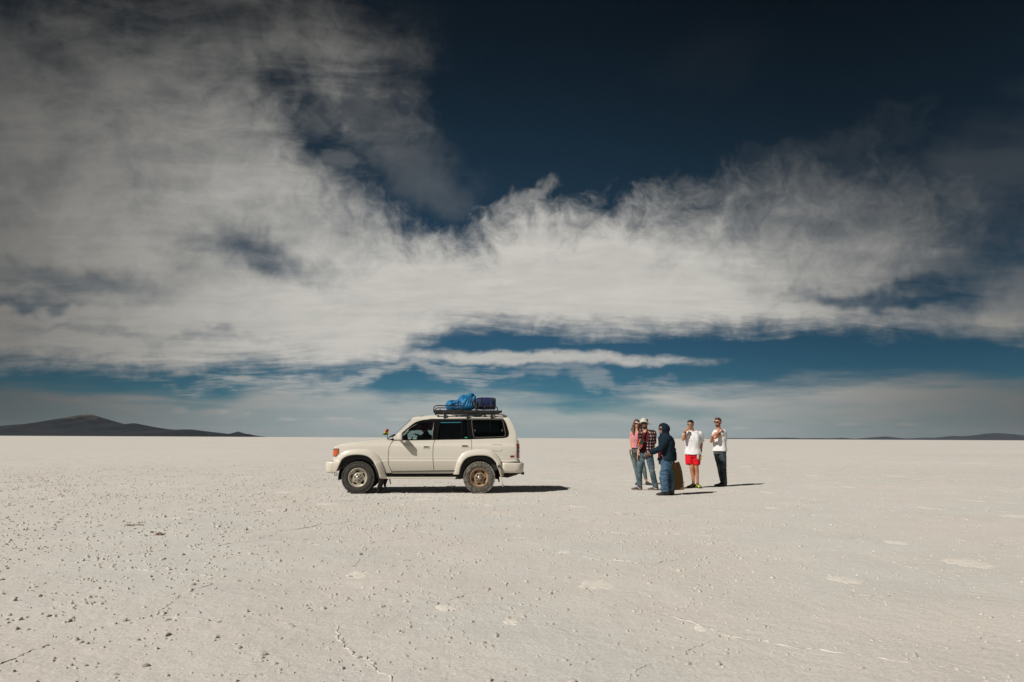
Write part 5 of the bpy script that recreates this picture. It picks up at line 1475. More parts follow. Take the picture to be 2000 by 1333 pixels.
def limb(bm, pts, rad, b0=True, b1=True, seg=14):
    for i in range(len(pts) - 1):
        prim_cone(bm, pts[i], pts[i + 1], rad[i], rad[i + 1], seg, b0 if i == 0 else True, b1 if i == len(pts) - 2 else True)

def hand(bm, wrist, direction, normal, size=1.0, curl=0.4, spread=0.22, thumb=1):
    """palm, four fingers of unequal length with two bends, thumb from the side of the palm"""
    d = Vector(direction).normalized(); n = Vector(normal); n = (n - d * n.dot(d)).normalized(); s = d.cross(n)
    pw, pl = 0.040 * size, 0.090 * size
    prim_cone(bm, wrist, Vector(wrist) + d * pl * 0.55, 0.024 * size, 0.036 * size, 12, asp=0.5, side=s)
    prim_cone(bm, Vector(wrist) + d * pl * 0.45, Vector(wrist) + d * pl, 0.037 * size, 0.040 * size, 12, asp=0.42, side=s)
    for k, ln in enumerate((0.068, 0.078, 0.072, 0.055)):
        off = (k - 1.5) / 1.5; b = Vector(wrist) + d * pl * 0.95 + s * (off * pw * 0.82 * thumb)
        dd = (d + s * (off * spread * thumb)).normalized(); p = b
        for seg_, (fr, cu) in enumerate(((0.45, 0.5), (0.33, 1.1), (0.22, 1.5))):
            dv = (dd * math.cos(curl * cu) + n * math.sin(curl * cu)).normalized(); q = p + dv * (ln * fr * size)
            prim_cone(bm, p, q, (0.0095 - 0.0010 * seg_) * size, (0.0088 - 0.0012 * seg_) * size, 8); p = q
    b = Vector(wrist) + d * pl * 0.30 - s * (pw * 0.75 * thumb); p = b
    for seg_, (ln, cu) in enumerate(((0.036, 0.2), (0.030, 0.6))):
        dv = (d * 0.75 - s * (0.75 * thumb) * (1 - 0.5 * seg_) + n * cu * curl).normalized(); q = p + dv * ln * size
        prim_cone(bm, p, q, 0.012 * size, 0.010 * size, 8); p = q

def head(bm, c, H, w, f, tilt=0.0, jaw=1.0, nose=1.0):
    """skull, jaw, brow, nose, lips, ears; c is the middle of the head, H chin to crown"""
    up = (Vector((0, 0, 1)) + f * tilt).normalized(); rot = Matrix((w, f, up)).transposed().to_4x4(); s = H / 0.235
    def at(x, y, z): return c + w * (x * s) + f * (y * s) + up * (z * s)
    prim_ball(bm, at(0, -0.012, 0.030), 0.076 * s, 0.096 * s, 0.088 * s, rot)
    prim_ball(bm, at(0, 0.022, -0.035), 0.060 * s * jaw, 0.066 * s, 0.074 * s, rot)
    prim_ball(bm, at(0, 0.048, -0.088), 0.030 * s * jaw, 0.030 * s, 0.026 * s, rot)
    prim_ball(bm, at(0, 0.068, 0.026), 0.052 * s, 0.020 * s, 0.018 * s, rot)
    prim_cone(bm, at(0, 0.082, 0.014), at(0, 0.104 * nose, -0.026), 0.008 * s, 0.013 * s, 8)
    prim_ball(bm, at(0, 0.086, -0.056), 0.022 * s, 0.011 * s, 0.008 * s, rot)
    for sg in (-1, 1):
        prim_ball(bm, at(sg * 0.040, 0.058, -0.020), 0.022 * s, 0.020 * s, 0.020 * s, rot)
        prim_ball(bm, at(sg * 0.077, -0.008, -0.005), 0.010 * s, 0.020 * s, 0.032 * s, rot)
    return at, rot, s

def shades(P, at, s, rot, m, parent, wide=1.0):
    """sunglasses: two lenses, bridge and temples as one part"""
    w, f, up = (rot.to_3x3() @ Vector(v) for v in ((1, 0, 0), (0, 1, 0), (0, 0, 1)))
    bm = bmesh.new()
    for sg in (-1, 1):
        vs0, vs1 = [], []
        for k in range(14):
            a = 2 * math.pi * k / 14; ca, sa = math.cos(a), math.sin(a)
            x = sg * 0.035 + 0.030 * wide * math.copysign(abs(ca) ** 0.7, ca); z = 0.010 + 0.021 * math.copysign(abs(sa) ** 0.75, sa)
            y = 0.098 - 0.55 * abs(x) ** 1.5
            vs0.append(bm.verts.new(at(x, y, z))); vs1.append(bm.verts.new(at(x, y - 0.012, z)))
        bm.faces.new(vs0); bm.faces.new(list(reversed(vs1)))
        for k in range(14): bm.faces.new((vs0[k], vs1[k], vs1[(k + 1) % 14], vs0[(k + 1) % 14]))
        prim_cone(bm, at(sg * 0.064, 0.082, 0.018), at(sg * 0.080, 0.0, 0.012), 0.004 * s, 0.004 * s, 6)
    prim_cone(bm, at(-0.010, 0.099, 0.018), at(0.010, 0.099, 0.018), 0.004 * s, 0.004 * s, 6)
    bmesh.ops.recalc_face_normals(bm, faces=bm.faces)
    me = bpy.data.meshes.new('sunglasses'); bm.to_mesh(me); bm.free()
    return link('sunglasses', me, m, parent)
LENS = mat('dark lens', (0.006, 0.006, 0.007), 0.12, spec=0.6)
LENSM = mat('mirrored lens', (0.25, 0.28, 0.27), 0.15, metal=0.7)

def shoe(P, heel, toe, parent, m, sole_m, L=0.29, W=0.052, H=0.085, name='shoe'):
    """heel and toe on the ground; upper and separate sole"""
    d = Vector((toe.x - heel.x, toe.y - heel.y, 0)).normalized(); s = Vector((-d.y, d.x, 0)); h0 = Vector((heel.x, heel.y, 0))
    bm = bmesh.new()
    prof = [(-0.02, 0.60, 0.050, 0.062), (0.04, 0.92, 0.058, H), (0.22, 0.92, 0.052, H + 0.006), (0.42, 0.88, 0.044, H * 0.76), (0.62, 1.0, 0.038, H * 0.58), (0.80, 1.02, 0.034, H * 0.48), (0.93, 0.82, 0.028, H * 0.40), (1.0, 0.45, 0.020, H * 0.30)]
    secs = [(h0 + d * (t * L) + Vector((0, 0, hh * 0.5 + 0.012)), W * w_, hh * 0.5) for t, w_, zz, hh in prof]
    prim_loft(bm, secs, s, Vector((0, 0, 1)), 16, 2.6)
    up = fuse(name, bm, m, parent, 0.009, 2, [(0.05, 0.004)])
    bm = bmesh.new(); vs = []
    for z in (0.0, 0.024):
        ring = []
        for k in range(20):
            a = 2 * math.pi * k / 20; t = 0.5 - 0.5 * math.cos(a) * 1.06; wv = W * 1.06 * (0.92 + 0.12 * math.sin(t * 5 - 1.2)) * math.copysign(abs(math.sin(a)) ** 0.6, math.sin(a))
            ring.append(bm.verts.new(h0 + d * (t * L) + s * wv + Vector((0, 0, z + (0.012 * max(0, t - 0.8) / 0.2)))))
        vs.append(ring)
    bm.faces.new(list(reversed(vs[0]))); bm.faces.new(vs[1])
    for k in range(20): bm.faces.new((vs[0][k], vs[0][(k + 1) % 20], vs[1][(k + 1) % 20], vs[1][k]))
    bmesh.ops.recalc_face_normals(bm, faces=bm.faces)
    me = bpy.data.meshes.new('sole'); bm.to_mesh(me); bm.free(); link('sole', me, sole_m, up)
    return up

def torso_secs(pel, chest, neck, wd, inflate=0.0, female=False, t0=-0.05, t1=1.0, flare_hem=0.0, shoulder=1.0):
    """sections from the hips to the neck base along a gently bent spine"""
    tab = [(-0.12, 0.155, 0.115), (0.0, 0.165, 0.120), (0.12, 0.165, 0.115), (0.3, 0.148, 0.105), (0.5, 0.160, 0.115), (0.7, 0.178, 0.125), (0.85, 0.182, 0.115), (0.93, 0.160, 0.098), (1.0, 0.085, 0.070)]
    if female: tab = [(-0.12, 0.158, 0.115), (0.0, 0.162, 0.118), (0.12, 0.150, 0.105), (0.32, 0.120, 0.088), (0.5, 0.132, 0.098), (0.68, 0.148, 0.122), (0.85, 0.155, 0.100), (0.93, 0.135, 0.085), (1.0, 0.070, 0.058)]
    T = np.array([r[0] for r in tab]); A = np.array([r[1] for r in tab]); B = np.array([r[2] for r in tab]); out = []
    for t in np.linspace(t0, t1, 14):
        p = pel.lerp(chest, min(t, 0.7) / 0.7) if t <= 0.7 else chest.lerp(neck, (t - 0.7) / 0.3)
        fl = flare_hem * max(0.0, (0.45 - t) / 0.5)
        out.append((p, (np.interp(t, T, A)) * wd * (shoulder if t > 0.6 else 1) + inflate + fl, np.interp(t, T, B) * wd + inflate + fl))
    return out

def denim(name, col, fade):
    m, b, X = principled(name, col, 0.85, spec=0.2)
    co = X.new('ShaderNodeTexCoord').outputs['Object']
    n = X.noise(X.mapping(co, sc=(1, 1, 0.45)), 9.0, 5, 0.6); n2 = X.noise(co, 45.0, 3, 0.6)
    c = X.mix(X.step(n, 0.42, 0.68), col, fade)
    X.set(b.inputs['Base Color'], X.vm('SCALE', c, s=X.mad(X.sub(n2, 0.5), 0.4, 1.0)))
    return m
def plaid(name):
    m, b, X = principled(name, (0.1, 0.05, 0.05), 0.9, spec=0.2)
    c = X.sep(X.new('ShaderNodeTexCoord').outputs['Object'])
    h = X.add(X.mul(c[0], 0.94), X.mul(c[1], 0.5))
    def line(v, period, wdt, ph=0.0):
        return X.step(X.m('ABSOLUTE', X.sub(X.m('FRACT', X.add(X.div(v, period), ph)), 0.5)), wdt + 0.05, wdt - 0.05)
    vz = X.add(c[2], X.mul(X.noise(X.new('ShaderNodeTexCoord').outputs['Object'], 8.0, 2, 0.5), 0.03))
    hz = X.add(h, X.mul(X.noise(X.new('ShaderNodeTexCoord').outputs['Object'], 9.0, 2, 0.5), 0.03))
    a = line(hz, 0.076, 0.16); bz = line(vz, 0.078, 0.16)
    col = X.mix(X.mul(a, 0.6), (0.012, 0.008, 0.012), (0.20, 0.085, 0.075))
    col = X.mix(X.mul(bz, 0.6), col, (0.22, 0.095, 0.08))
    col = X.mix(X.mul(X.mul(a, bz), 0.9), col, (0.62, 0.58, 0.60))
    X.set(b.inputs['Base Color'], col)
    return m
WHITE = mat('white cotton', (0.66, 0.65, 0.66), 0.9, spec=0.15, n_scale=10, n_amt=0.05)

# ---------- woman in the pink top
A = Person(1210, 800, 7.407, (400, 1092), 'person in a pink top and grey jeans with long auburn hair and sunglasses')
w, f = A.axes(12)
pel, che, nk = A.J(236, 600), A.J(242, 420), A.J(246, 318)
hc = A.J(250, 210); H = 0.232
bm = bmesh.new()
hw, hf = A.axes(8); at, rot, s = head(bm, hc, H, hw, hf, jaw=0.92)
limb(bm, [at(0, -0.01, -0.05), nk - Vector((0, 0, 0.02))], [0.046, 0.050])
prim_loft(bm, torso_secs(pel, che, nk, 0.95, 0.0, True), w, f)
shr, shl = A.J(172, 345), A.J(312, 345, 0.05)
limb(bm, [shr, A.J(166, 480), A.J(172, 602, -0.08)], [0.047, 0.036, 0.023]); hand(bm, A.J(172, 604, -0.08), A.J(180, 680, -0.12) - A.J(172, 604, -0.08), w, 0.92, 0.5, 0.15, 1)
limb(bm, [shl, A.J(318, 480, 0.08), A.J(300, 600, 0.05)], [0.047, 0.036, 0.023]); hand(bm, A.J(300, 600, 0.05), Vector((-0.02, 0, -1)), -w, 0.92, 0.5, 0.15, -1)
kr, kl = A.J(238, 850), A.J(352, 850, -0.05); ar, al_ = A.J(268, 1030, 0.0), A.J(384, 1022, -0.05)
limb(bm, [pel - w * 0.085, kr, ar], [0.085, 0.052, 0.036]); limb(bm, [pel + w * 0.085, kl, al_], [0.085, 0.052, 0.036])
limb(bm, [ar, A.J(262, 1078)], [0.036, 0.032]); limb(bm, [al_, A.J(392, 1068, -0.05)], [0.036, 0.032])
sk = skin('fair', (0.50, 0.27, 0.18))
body = fuse('body', bm, sk, A.root, 0.0075, 3, None, 0.5)
bm = bmesh.new()
prim_loft(bm, torso_secs(pel, che, nk, 0.95, 0.016, True, 0.16, 0.93, 0.02), w, f)
limb(bm, [nk.lerp(shr, 0.6), shr.lerp(A.J(168, 480), 0.25)], [0.060, 0.066], True, False); limb(bm, [nk.lerp(shl, 0.6), shl.lerp(A.J(318, 480, 0.08), 0.25)], [0.060, 0.066], True, False)
fuse('top', bm, mat('pink cotton', (0.56, 0.215, 0.245), 0.9, spec=0.15, n_scale=9, n_amt=0.08), A.root, 0.011, 3, [(0.12, 0.018)])
bm = bmesh.new(); prim_loft(bm, torso_secs(pel, che, nk, 0.95, 0.012, True, 0.04, 0.34), w, f)
fuse('belt_bag', bm, mat('black cloth', (0.010, 0.010, 0.010), 0.85), A.root, 0.011, 2)
bm = bmesh.new(); prim_loft(bm, torso_secs(pel, che, nk, 0.95, 0.010, True, -0.12, 0.12), w, f)
limb(bm, [pel - w * 0.085 - Vector((0, 0, 0.02)), kr, ar], [0.098, 0.061, 0.046], True, False); limb(bm, [pel + w * 0.085 - Vector((0, 0, 0.02)), kl, al_.lerp(kl, 0.08)], [0.098, 0.061, 0.046], True, False)
fuse('jeans', bm, denim('grey green denim', (0.075, 0.105, 0.105), (0.14, 0.175, 0.17)), A.root, 0.010, 3, [(0.14, 0.010)], creases=(6, 14, 0.006))
bm = bmesh.new()
prim_ball(bm, at(0, -0.020, 0.046), 0.087 * s, 0.102 * s, 0.088 * s, rot)
for sg, q in ((-1, [A.J(196, 290), A.J(214, 372, -0.07)]), (1, [A.J(305, 285), A.J(302, 352, -0.07)])):
    limb(bm, [at(sg * 0.068, 0.0, 0.02), q[0], q[1]], [0.040, 0.058, 0.036])
limb(bm, [at(0, -0.07, 0.0), nk + Vector((0, 0, 0.02)) - f * 0.08, nk - Vector((0, 0, 0.14)) - f * 0.11], [0.075, 0.085, 0.05])
def facecut(at, rot, s, z1=0.075, half=0.060, lo=-0.13):
    inv = rot.to_3x3().transposed(); c0 = at(0, 0, 0)
    def cut(co):
        q = inv @ (co - c0) / s
        return q.y > 0.030 and abs(q.x) < half and lo < q.z < z1
    return cut
fuse('hair', bm, mat('auburn hair', (0.075, 0.028, 0.012), 0.5, spec=0.5, n_scale=18, n_amt=0.5, bump=50, bump_dist=0.01), A.root, 0.010, 2, [(0.05, 0.02)], carve=facecut(at, rot, s))
shades(A, at, s, rot, LENS, A.root)
bm = bmesh.new(); prim_ball(bm, at(0, 0.093, -0.056), 0.020 * s, 0.006 * s, 0.006 * s, rot); fuse('mouth', bm, mat('lips', (0.42, 0.10, 0.09), 0.5), A.root, 0.004, 1)
SH = mat('black shoe', (0.018, 0.018, 0.016), 0.6, n_scale=30, n_amt=0.3); SOLE = mat('dark sole', (0.03, 0.028, 0.025), 0.8)
h = A.J(383, 1085, -0.05); shoe(A, h, A.J(440, 1098, -0.16), A.root, SH, SOLE, 0.26, 0.046)
h = A.J(268, 1085, 0.03); shoe(A, h, A.J(255, 1098, -0.10), A.root, SH, SOLE, 0.26, 0.046)
tube('bracelet', [A.J(172, 592, -0.08) + (w * math.cos(a) + f * math.sin(a)) * 0.028 for a in np.linspace(0, 6.283, 13)[:-1]], 0.006, BLK, A.root, 6, closed=True)

# ---------- man in the plaid shirt and sun hat
B = Person(1210, 800, 7.407, (480, 1170), 'person in plaid shirt, maroon tee, jeans and white brimmed sun hat')
w, f = B.axes(16)
pel, che, nk = B.J(372, 650), B.J(392, 430), B.J(385, 312)
hc = B.J(358, 212); H = 0.238
bm = bmesh.new(); hw, hf = B.axes(12); at, rot, s = head(bm, hc, H, hw, hf, tilt=0.0)
limb(bm, [at(0, -0.01, -0.05), nk - Vector((0, 0, 0.02))], [0.055, 0.062])
prim_loft(bm, torso_secs(pel, che, nk, 1.0), w, f)
shr, shl = B.J(312, 350, 0.0), B.J(488, 345)
elr, wrr = B.J(292, 530, 0.03), B.J(268, 650, -0.06); ell, wrl = B.J(496, 500, 0.0), B.J(480, 625, -0.06)
limb(bm, [shr, elr, wrr], [0.056, 0.043, 0.029]); hand(bm, wrr, B.J(252, 740, -0.10) - wrr, w, 1.0, 0.6, 0.14, 1)
limb(bm, [shl, ell, wrl], [0.056, 0.043, 0.029]); hand(bm, wrl, B.J(455, 720, -0.10) - wrl, -w, 1.0, 0.35, 0.2, -1)
kr, kl = B.J(292, 870, -0.06), B.J(470, 890, -0.10); ar, al_ = B.J(288, 1080, 0.06), B.J(520, 1095, 0.02)
limb(bm, [pel - w * 0.09, kr, ar, B.J(290, 1115, 0.06)], [0.095, 0.060, 0.042, 0.038]); limb(bm, [pel + w * 0.09, kl, al_, B.J(525, 1135, 0.02)], [0.095, 0.060, 0.042, 0.038])
fuse('body', bm, skin('tanned', (0.44, 0.215, 0.13)), B.root, 0.0075, 3, None, 0.5)
bm = bmesh.new(); prim_loft(bm, torso_secs(pel, che, nk, 1.0, 0.012, False, 0.0, 0.95), w, f)
fuse('tee', bm, mat('maroon cotton', (0.085, 0.014, 0.016), 0.9, spec=0.15, n_scale=10, n_amt=0.1), B.root, 0.012, 3, [(0.12, 0.012)])
bm = bmesh.new(); prim_loft(bm, torso_secs(pel, che, nk, 1.0, 0.030, False, -0.10, 0.96, 0.01), w, f)
limb(bm, [nk.lerp(shr, 0.3) - Vector((0, 0, 0.02)), shr, elr.lerp(shr, 0.06)], [0.07, 0.078, 0.066], True, False); limb(bm, [nk.lerp(shl, 0.3) - Vector((0, 0, 0.02)), shl, ell.lerp(shl, 0.02)], [0.07, 0.080, 0.066], True, False)
c0 = pel.copy()
def openfront(co):
    q = co - c0; t = q.z / max(nk.z - pel.z, 0.1); mid = (che - pel) * min(t / 0.7, 1.0); l = (co - c0 - mid).dot(w); fr = (co - c0 - mid).dot(f)
    return fr > 0.03 and -0.125 + 0.02 * t < l < 0.020 + 0.05 * t and t < 1.02
fuse('plaid_shirt', bm, plaid('plaid flannel'), B.root, 0.011, 3, [(0.10, 0.022)], carve=openfront, thick=0.006)
bm = bmesh.new(); prim_loft(bm, torso_secs(pel, che, nk, 1.0, 0.016, False, -0.12, 0.10), w, f)
limb(bm, [pel - w * 0.09 - Vector((0, 0, 0.03)), kr, ar.lerp(B.J(290, 1115, 0.06), 0.5)], [0.104, 0.068, 0.060], True, False); limb(bm, [pel + w * 0.09 - Vector((0, 0, 0.03)), kl, al_.lerp(B.J(525, 1135, 0.02), 0.5)], [0.104, 0.070, 0.060], True, False)
fuse('jeans', bm, denim('faded blue denim', (0.050, 0.088, 0.115), (0.135, 0.175, 0.185)), B.root, 0.010, 2, [(0.14, 0.014)], creases=(5, 13, 0.011))
# hat: crown and drooping brim
bm = bmesh.new(); rings = []
for r_, z_ in ((0.02, 0.136), (0.07, 0.135), (0.094, 0.122), (0.102, 0.090), (0.104, 0.056), (0.110, 0.049), (0.132, 0.045), (0.154, 0.038), (0.172, 0.028), (0.178, 0.022), (0.168, 0.020), (0.152, 0.030), (0.130, 0.036), (0.100, 0.040), (0.09, 0.09), (0.05, 0.122), (0.01, 0.126)):
    ring = []
    for k in range(28):
        a = 2 * math.pi * k / 28
        droop = 0.030 * math.cos(a) ** 2 + 0.028 * max(0, math.cos(a - 0.15)) + 0.010 * math.sin(3 * a + 1) * max(0, (r_ - 0.11) / 0.09)
        ring.append(bm.verts.new(at(math.cos(a) * r_ * 0.98, -0.006 + math.sin(a) * r_ * 1.02, z_ + 0.022 - 1.15 * droop + 0.012 * math.sin(a) * max(0, (r_ - 0.11) / 0.07))))
    rings.append(ring)
for a, b in zip(rings[:-1], rings[1:]):
    for k in range(28): bm.faces.new((a[k], b[k], b[(k + 1) % 28], a[(k + 1) % 28]))
bm.faces.new(rings[0]); bm.faces.new(list(reversed(rings[-1]))); bmesh.ops.recalc_face_normals(bm, faces=bm.faces)
me = bpy.data.meshes.new('sun_hat'); bm.to_mesh(me); bm.free(); me.polygons.foreach_set('use_smooth', np.ones(len(me.polygons), dtype=bool))
hat = link('sun_hat', me, mat('pale canvas', (0.50, 0.485, 0.43), 0.9, spec=0.15, n_scale=20, n_amt=0.1), B.root)
bm = bmesh.new(); prim_ball(bm, at(0.070, 0.052, 0.096), 0.026 * s, 0.026 * s, 0.028 * s, rot); fuse('hat_patch', bm, BLK, hat, 0.006, 1)
shades(B, at, s, rot, LENS, B.root, 1.1)
bm = bmesh.new(); prim_ball(bm, at(0, 0.036, -0.080), 0.056 * s, 0.052 * s, 0.042 * s, rot); prim_ball(bm, at(0, 0.084, -0.044), 0.028 * s, 0.010 * s, 0.008 * s, rot)
for sg in (-1, 1): prim_cone(bm, at(sg * 0.060, 0.02, -0.07), at(sg * 0.070, 0.008, -0.01), 0.015 * s, 0.010 * s, 8)
fuse('beard', bm, mat('dark brown beard', (0.030, 0.016, 0.010), 0.8, n_scale=60, n_amt=0.4), B.root, 0.006, 1, [(0.02, 0.006)])
bm = bmesh.new(); prim_ball(bm, at(0, -0.045, -0.015), 0.078 * s, 0.062 * s, 0.06 * s, rot); fuse('hair', bm, mat('dark hair', (0.02, 0.012, 0.008), 0.6), B.root, 0.008, 1, [(0.03, 0.008)])
RUNB = mat('blue grey running shoe', (0.055, 0.068, 0.10), 0.75, n_scale=14, n_amt=0.3, color2=(0.17, 0.145, 0.13)); RUNS = mat('tan sole', (0.40, 0.29, 0.19), 0.8)
for hx, hy, hd, tx, ty, td in ((322, 1148, 0.10, 172, 1143, 0.0), (556, 1168, 0.03, 402, 1164, -0.06)):
    sh = shoe(B, B.J(hx, hy, hd), B.J(tx, ty, td), B.root, RUNB, RUNS, 0.30, 0.054, 0.095)
    hh, tt = B.J(hx, hy, hd), B.J(tx, ty, td); d = (tt - hh); d.z = 0; d.normalize(); sd2 = Vector((d.y, -d.x, 0)) 
    if sd2.y > 0: sd2 = -sd2
    b0 = Vector((hh.x, hh.y, 0)); pts = [(0.055, 0.050), (0.075, 0.040), (0.11, 0.048), (0.15, 0.066)]
    tube('swoosh_mark', [b0 + d * a + sd2 * (0.051 - 0.004 * (i == 3)) + Vector((0, 0, z)) for i, (a, z) in enumerate(pts)], [0.004, 0.010, 0.007, 0.003], mat('white vinyl', (0.75, 0.75, 0.76), 0.5), sh, 6)

# sling bag hanging across his chest
pb = B.J(308, 500, -0.165)
sb = empty('sling_bag', B.o + pb); tag(sb, 'small woven orange and black sling bag worn across the maroon tee', 'bag')
ax_l = (B.J(345, 440, -0.165) - B.J(285, 555, -0.165)).normalized(); nn = f.copy(); ax_s = ax_l.cross(nn).normalized()
def bagbox(name, a0, a1, b0, b1, c0, c1, m, bev=0.012):
    bm = bmesh.new(); r = bmesh.ops.create_cube(bm, size=1.0)
    bmesh.ops.scale(bm, vec=(a1 - a0, b1 - b0, c1 - c0), verts=bm.verts)
    if bev: bmesh.ops.bevel(bm, geom=bm.edges[:], offset=bev, segments=2, affect='EDGES')
    M = Matrix((ax_l, ax_s, nn)).transposed().to_4x4(); M.translation = ax_l * ((a0 + a1) / 2) + ax_s * ((b0 + b1) / 2) + nn * ((c0 + c1) / 2)
    bmesh.ops.transform(bm, matrix=M, verts=bm.verts); me = bpy.data.meshes.new(name); bm.to_mesh(me); bm.free(); return link(name, me, m, sb)
bagbox('pouch', -0.13, 0.12, -0.078, 0.068, -0.03, 0.03, mat('black webbing', (0.014, 0.013, 0.014), 0.8), 0.02)
for nm, a0, a1, b0, b1, cl in (('orange_band', 0.00, 0.10, -0.075, -0.045, (0.62, 0.12, 0.015)), ('orange_band', -0.075, -0.015, -0.06, -0.02, (0.55, 0.13, 0.02)), ('red_band', -0.07, 0.0, 0.025, 0.065, (0.50, 0.025, 0.03)), ('green_band', -0.105, -0.02, -0.005, 0.018, (0.14, 0.20, 0.13)), ('lilac_band', -0.12, -0.085, -0.06, 0.05, (0.28, 0.17, 0.2))):
    bagbox(nm, a0, a1, b0, b1, 0.024, 0.034, mat(nm + str(a0), cl, 0.9, n_scale=60, n_amt=0.3), 0.003)
st = [B.J(352, 430, -0.15), B.J(372, 370, -0.135), B.J(396, 315, -0.10), B.J(410, 300, 0.0)]
tube('bag_strap', [p - pb for p in st], 0.014, BLK, sb, 6)
st = [B.J(288, 550, -0.13), B.J(300, 600, -0.05), B.J(330, 600, 0.10)]
tube('bag_strap', [p - pb for p in st], 0.012, BLK, sb, 6)

# ---------- hooded man
C = Person(1210, 800, 7.407, (650, 1240), 'person in a navy hooded jacket and loose blue jeans pointing to the left')
w, f = C.axes(72)
pel, che, nk = C.J(672, 740, 0.0), C.J(688, 500, 0.0), C.J(655, 372, 0.0)
hc = C.J(628, 290); H = 0.222
bm = bmesh.new(); hw, hf = C.axes(78); at, rot, s = head(bm, hc, H, hw, hf)
limb(bm, [at(0, -0.01, -0.05), nk - Vector((0, 0, 0.03))], [0.055, 0.062])
prim_loft(bm, torso_secs(pel, che, nk, 0.98), w, f)
shn, shf = C.J(690, 425, -0.15), C.J(672, 425, 0.16)
eln, wrn = C.J(600, 560, -0.20), C.J(438, 632, -0.10)
elf, wrf = C.J(765, 590, 0.10), C.J(788, 742, 0.10)
limb(bm, [shn, eln, wrn], [0.054, 0.042, 0.029]); hand(bm, wrn, C.J(380, 660, -0.08) - wrn, Vector((0, -0.6, -0.6)), 1.0, 0.75, 0.1, 1)
limb(bm, [shf, elf, wrf], [0.054, 0.042, 0.029]); hand(bm, wrf, Vector((0.05, 0, -1)), -f, 0.95, 0.7, 0.1, 1)
kn, kf = C.J(640, 955, -0.10), C.J(728, 955, 0.14); an, af = C.J(652, 1165, -0.08), C.J(742, 1170, 0.14)
limb(bm, [pel + Vector((0.0, -0.085, 0)), kn, an, C.J(665, 1205, -0.08)], [0.095, 0.062, 0.045, 0.04]); limb(bm, [pel + Vector((0.02, 0.085, 0)), kf, af, C.J(745, 1205, 0.08)], [0.095, 0.062, 0.045, 0.04])
fuse('body', bm, skin('brown', (0.33, 0.155, 0.095)), C.root, 0.0075, 3, None, 0.5)
JK = mat('navy fleece', (0.008, 0.017, 0.029), 0.9, spec=0.15, n_scale=8, n_amt=0.25)
bm = bmesh.new(); prim_loft(bm, torso_secs(pel, che, nk, 0.98, 0.040, False, 0.0, 0.98, 0.015), w, f)
limb(bm, [nk.lerp(shn, 0.5), shn, eln, wrn.lerp(eln, 0.06)], [0.085, 0.092, 0.074, 0.056], True, False); limb(bm, [nk.lerp(shf, 0.5), shf, elf, wrf], [0.085, 0.092, 0.078, 0.064], True, False)
limb(bm, [pel + f * -0.02 + Vector((0, 0, 0.01)), pel + f * -0.02 + Vector((0, 0, 0.06))], [0.150, 0.160], False, False)
jk = fuse('jacket', bm, JK, C.root, 0.011, 2, [(0.15, 0.030)], creases=(6, 7, 0.012))
bm = bmesh.new(); prim_ball(bm, at(0, -0.022, 0.028), 0.118 * s, 0.140 * s, 0.130 * s, rot); prim_ball(bm, at(0, -0.05, 0.01), 0.112 * s, 0.130 * s, 0.12 * s, rot); prim_ball(bm, at(0, -0.02, -0.06), 0.100 * s, 0.112 * s, 0.10 * s, rot)
limb(bm, [at(0, -0.04, -0.06), nk + Vector((0, 0, -0.03))], [0.10, 0.115])
inv = rot.to_3x3().transposed(); c1 = at(0, 0, 0)
fuse('hood', bm, JK, C.root, 0.010, 2, [(0.07, 0.018)], carve=lambda co: (inv @ (co - c1) / s).y > 0.060 and abs((inv @ (co - c1) / s).x) < 0.085 and -0.115 < (inv @ (co - c1) / s).z < 0.095, thick=0.010)
shades(C, at, s, rot, LENS, C.root)
p0, p1 = C.J(612, 640, -0.16), C.J(660, 752, -0.17)
tube('zip', [p0 + f * 0.03, p0.lerp(p1, 0.5) + Vector((0, -0.02, 0)) + f * 0.01, p1], 0.0055, mat('zip metal', (0.35, 0.35, 0.35), 0.4, metal=0.7), jk, 5)
bm = bmesh.new(); prim_loft(bm, [(C.J(582, 640, -0.06), 0.05, 0.05), (C.J(584, 600, -0.06), 0.055, 0.05), (C.J(582, 580, -0.05), 0.03, 0.03)], Vector((0, 1, 0)), Vector((1, 0, 0))); limb(bm, [C.J(582, 585, -0.05), C.J(578, 690, -0.06)], [0.045, 0.030])
fuse('red_shirt_front', bm, mat('red cloth', (0.42, 0.012, 0.016), 0.8, n_scale=30, n_amt=0.2), C.root, 0.010, 1, [(0.05, 0.015)])
bm = bmesh.new(); prim_loft(bm, torso_secs(pel, che, nk, 0.98, 0.014, False, -0.14, 0.10), w, f)
limb(bm, [pel + Vector((0.0, -0.085, -0.03)), kn, an.lerp(C.J(665, 1205, -0.08), 0.5)], [0.120, 0.092, 0.086], True, False); limb(bm, [pel + Vector((0.02, 0.085, -0.03)), kf, af.lerp(C.J(745, 1205, 0.08), 0.5)], [0.120, 0.086, 0.074], True, False)
fuse('jeans', bm, denim('loose blue denim', (0.042, 0.088, 0.145), (0.088, 0.150, 0.210)), C.root, 0.010, 1, [(0.14, 0.030)], creases=(6, 13, 0.020))
WORK = mat('worn dark shoe', (0.035, 0.031, 0.024), 0.55, n_scale=20, n_amt=0.35)
shoe(C, C.J(716, 1238, -0.06), C.J(530, 1238, -0.10), C.root, WORK, SOLE, 0.30, 0.056, 0.10)
shoe(C, C.J(785, 1232, 0.10), C.J(700, 1232, 0.06), C.root, WORK, SOLE, 0.29, 0.054, 0.095)

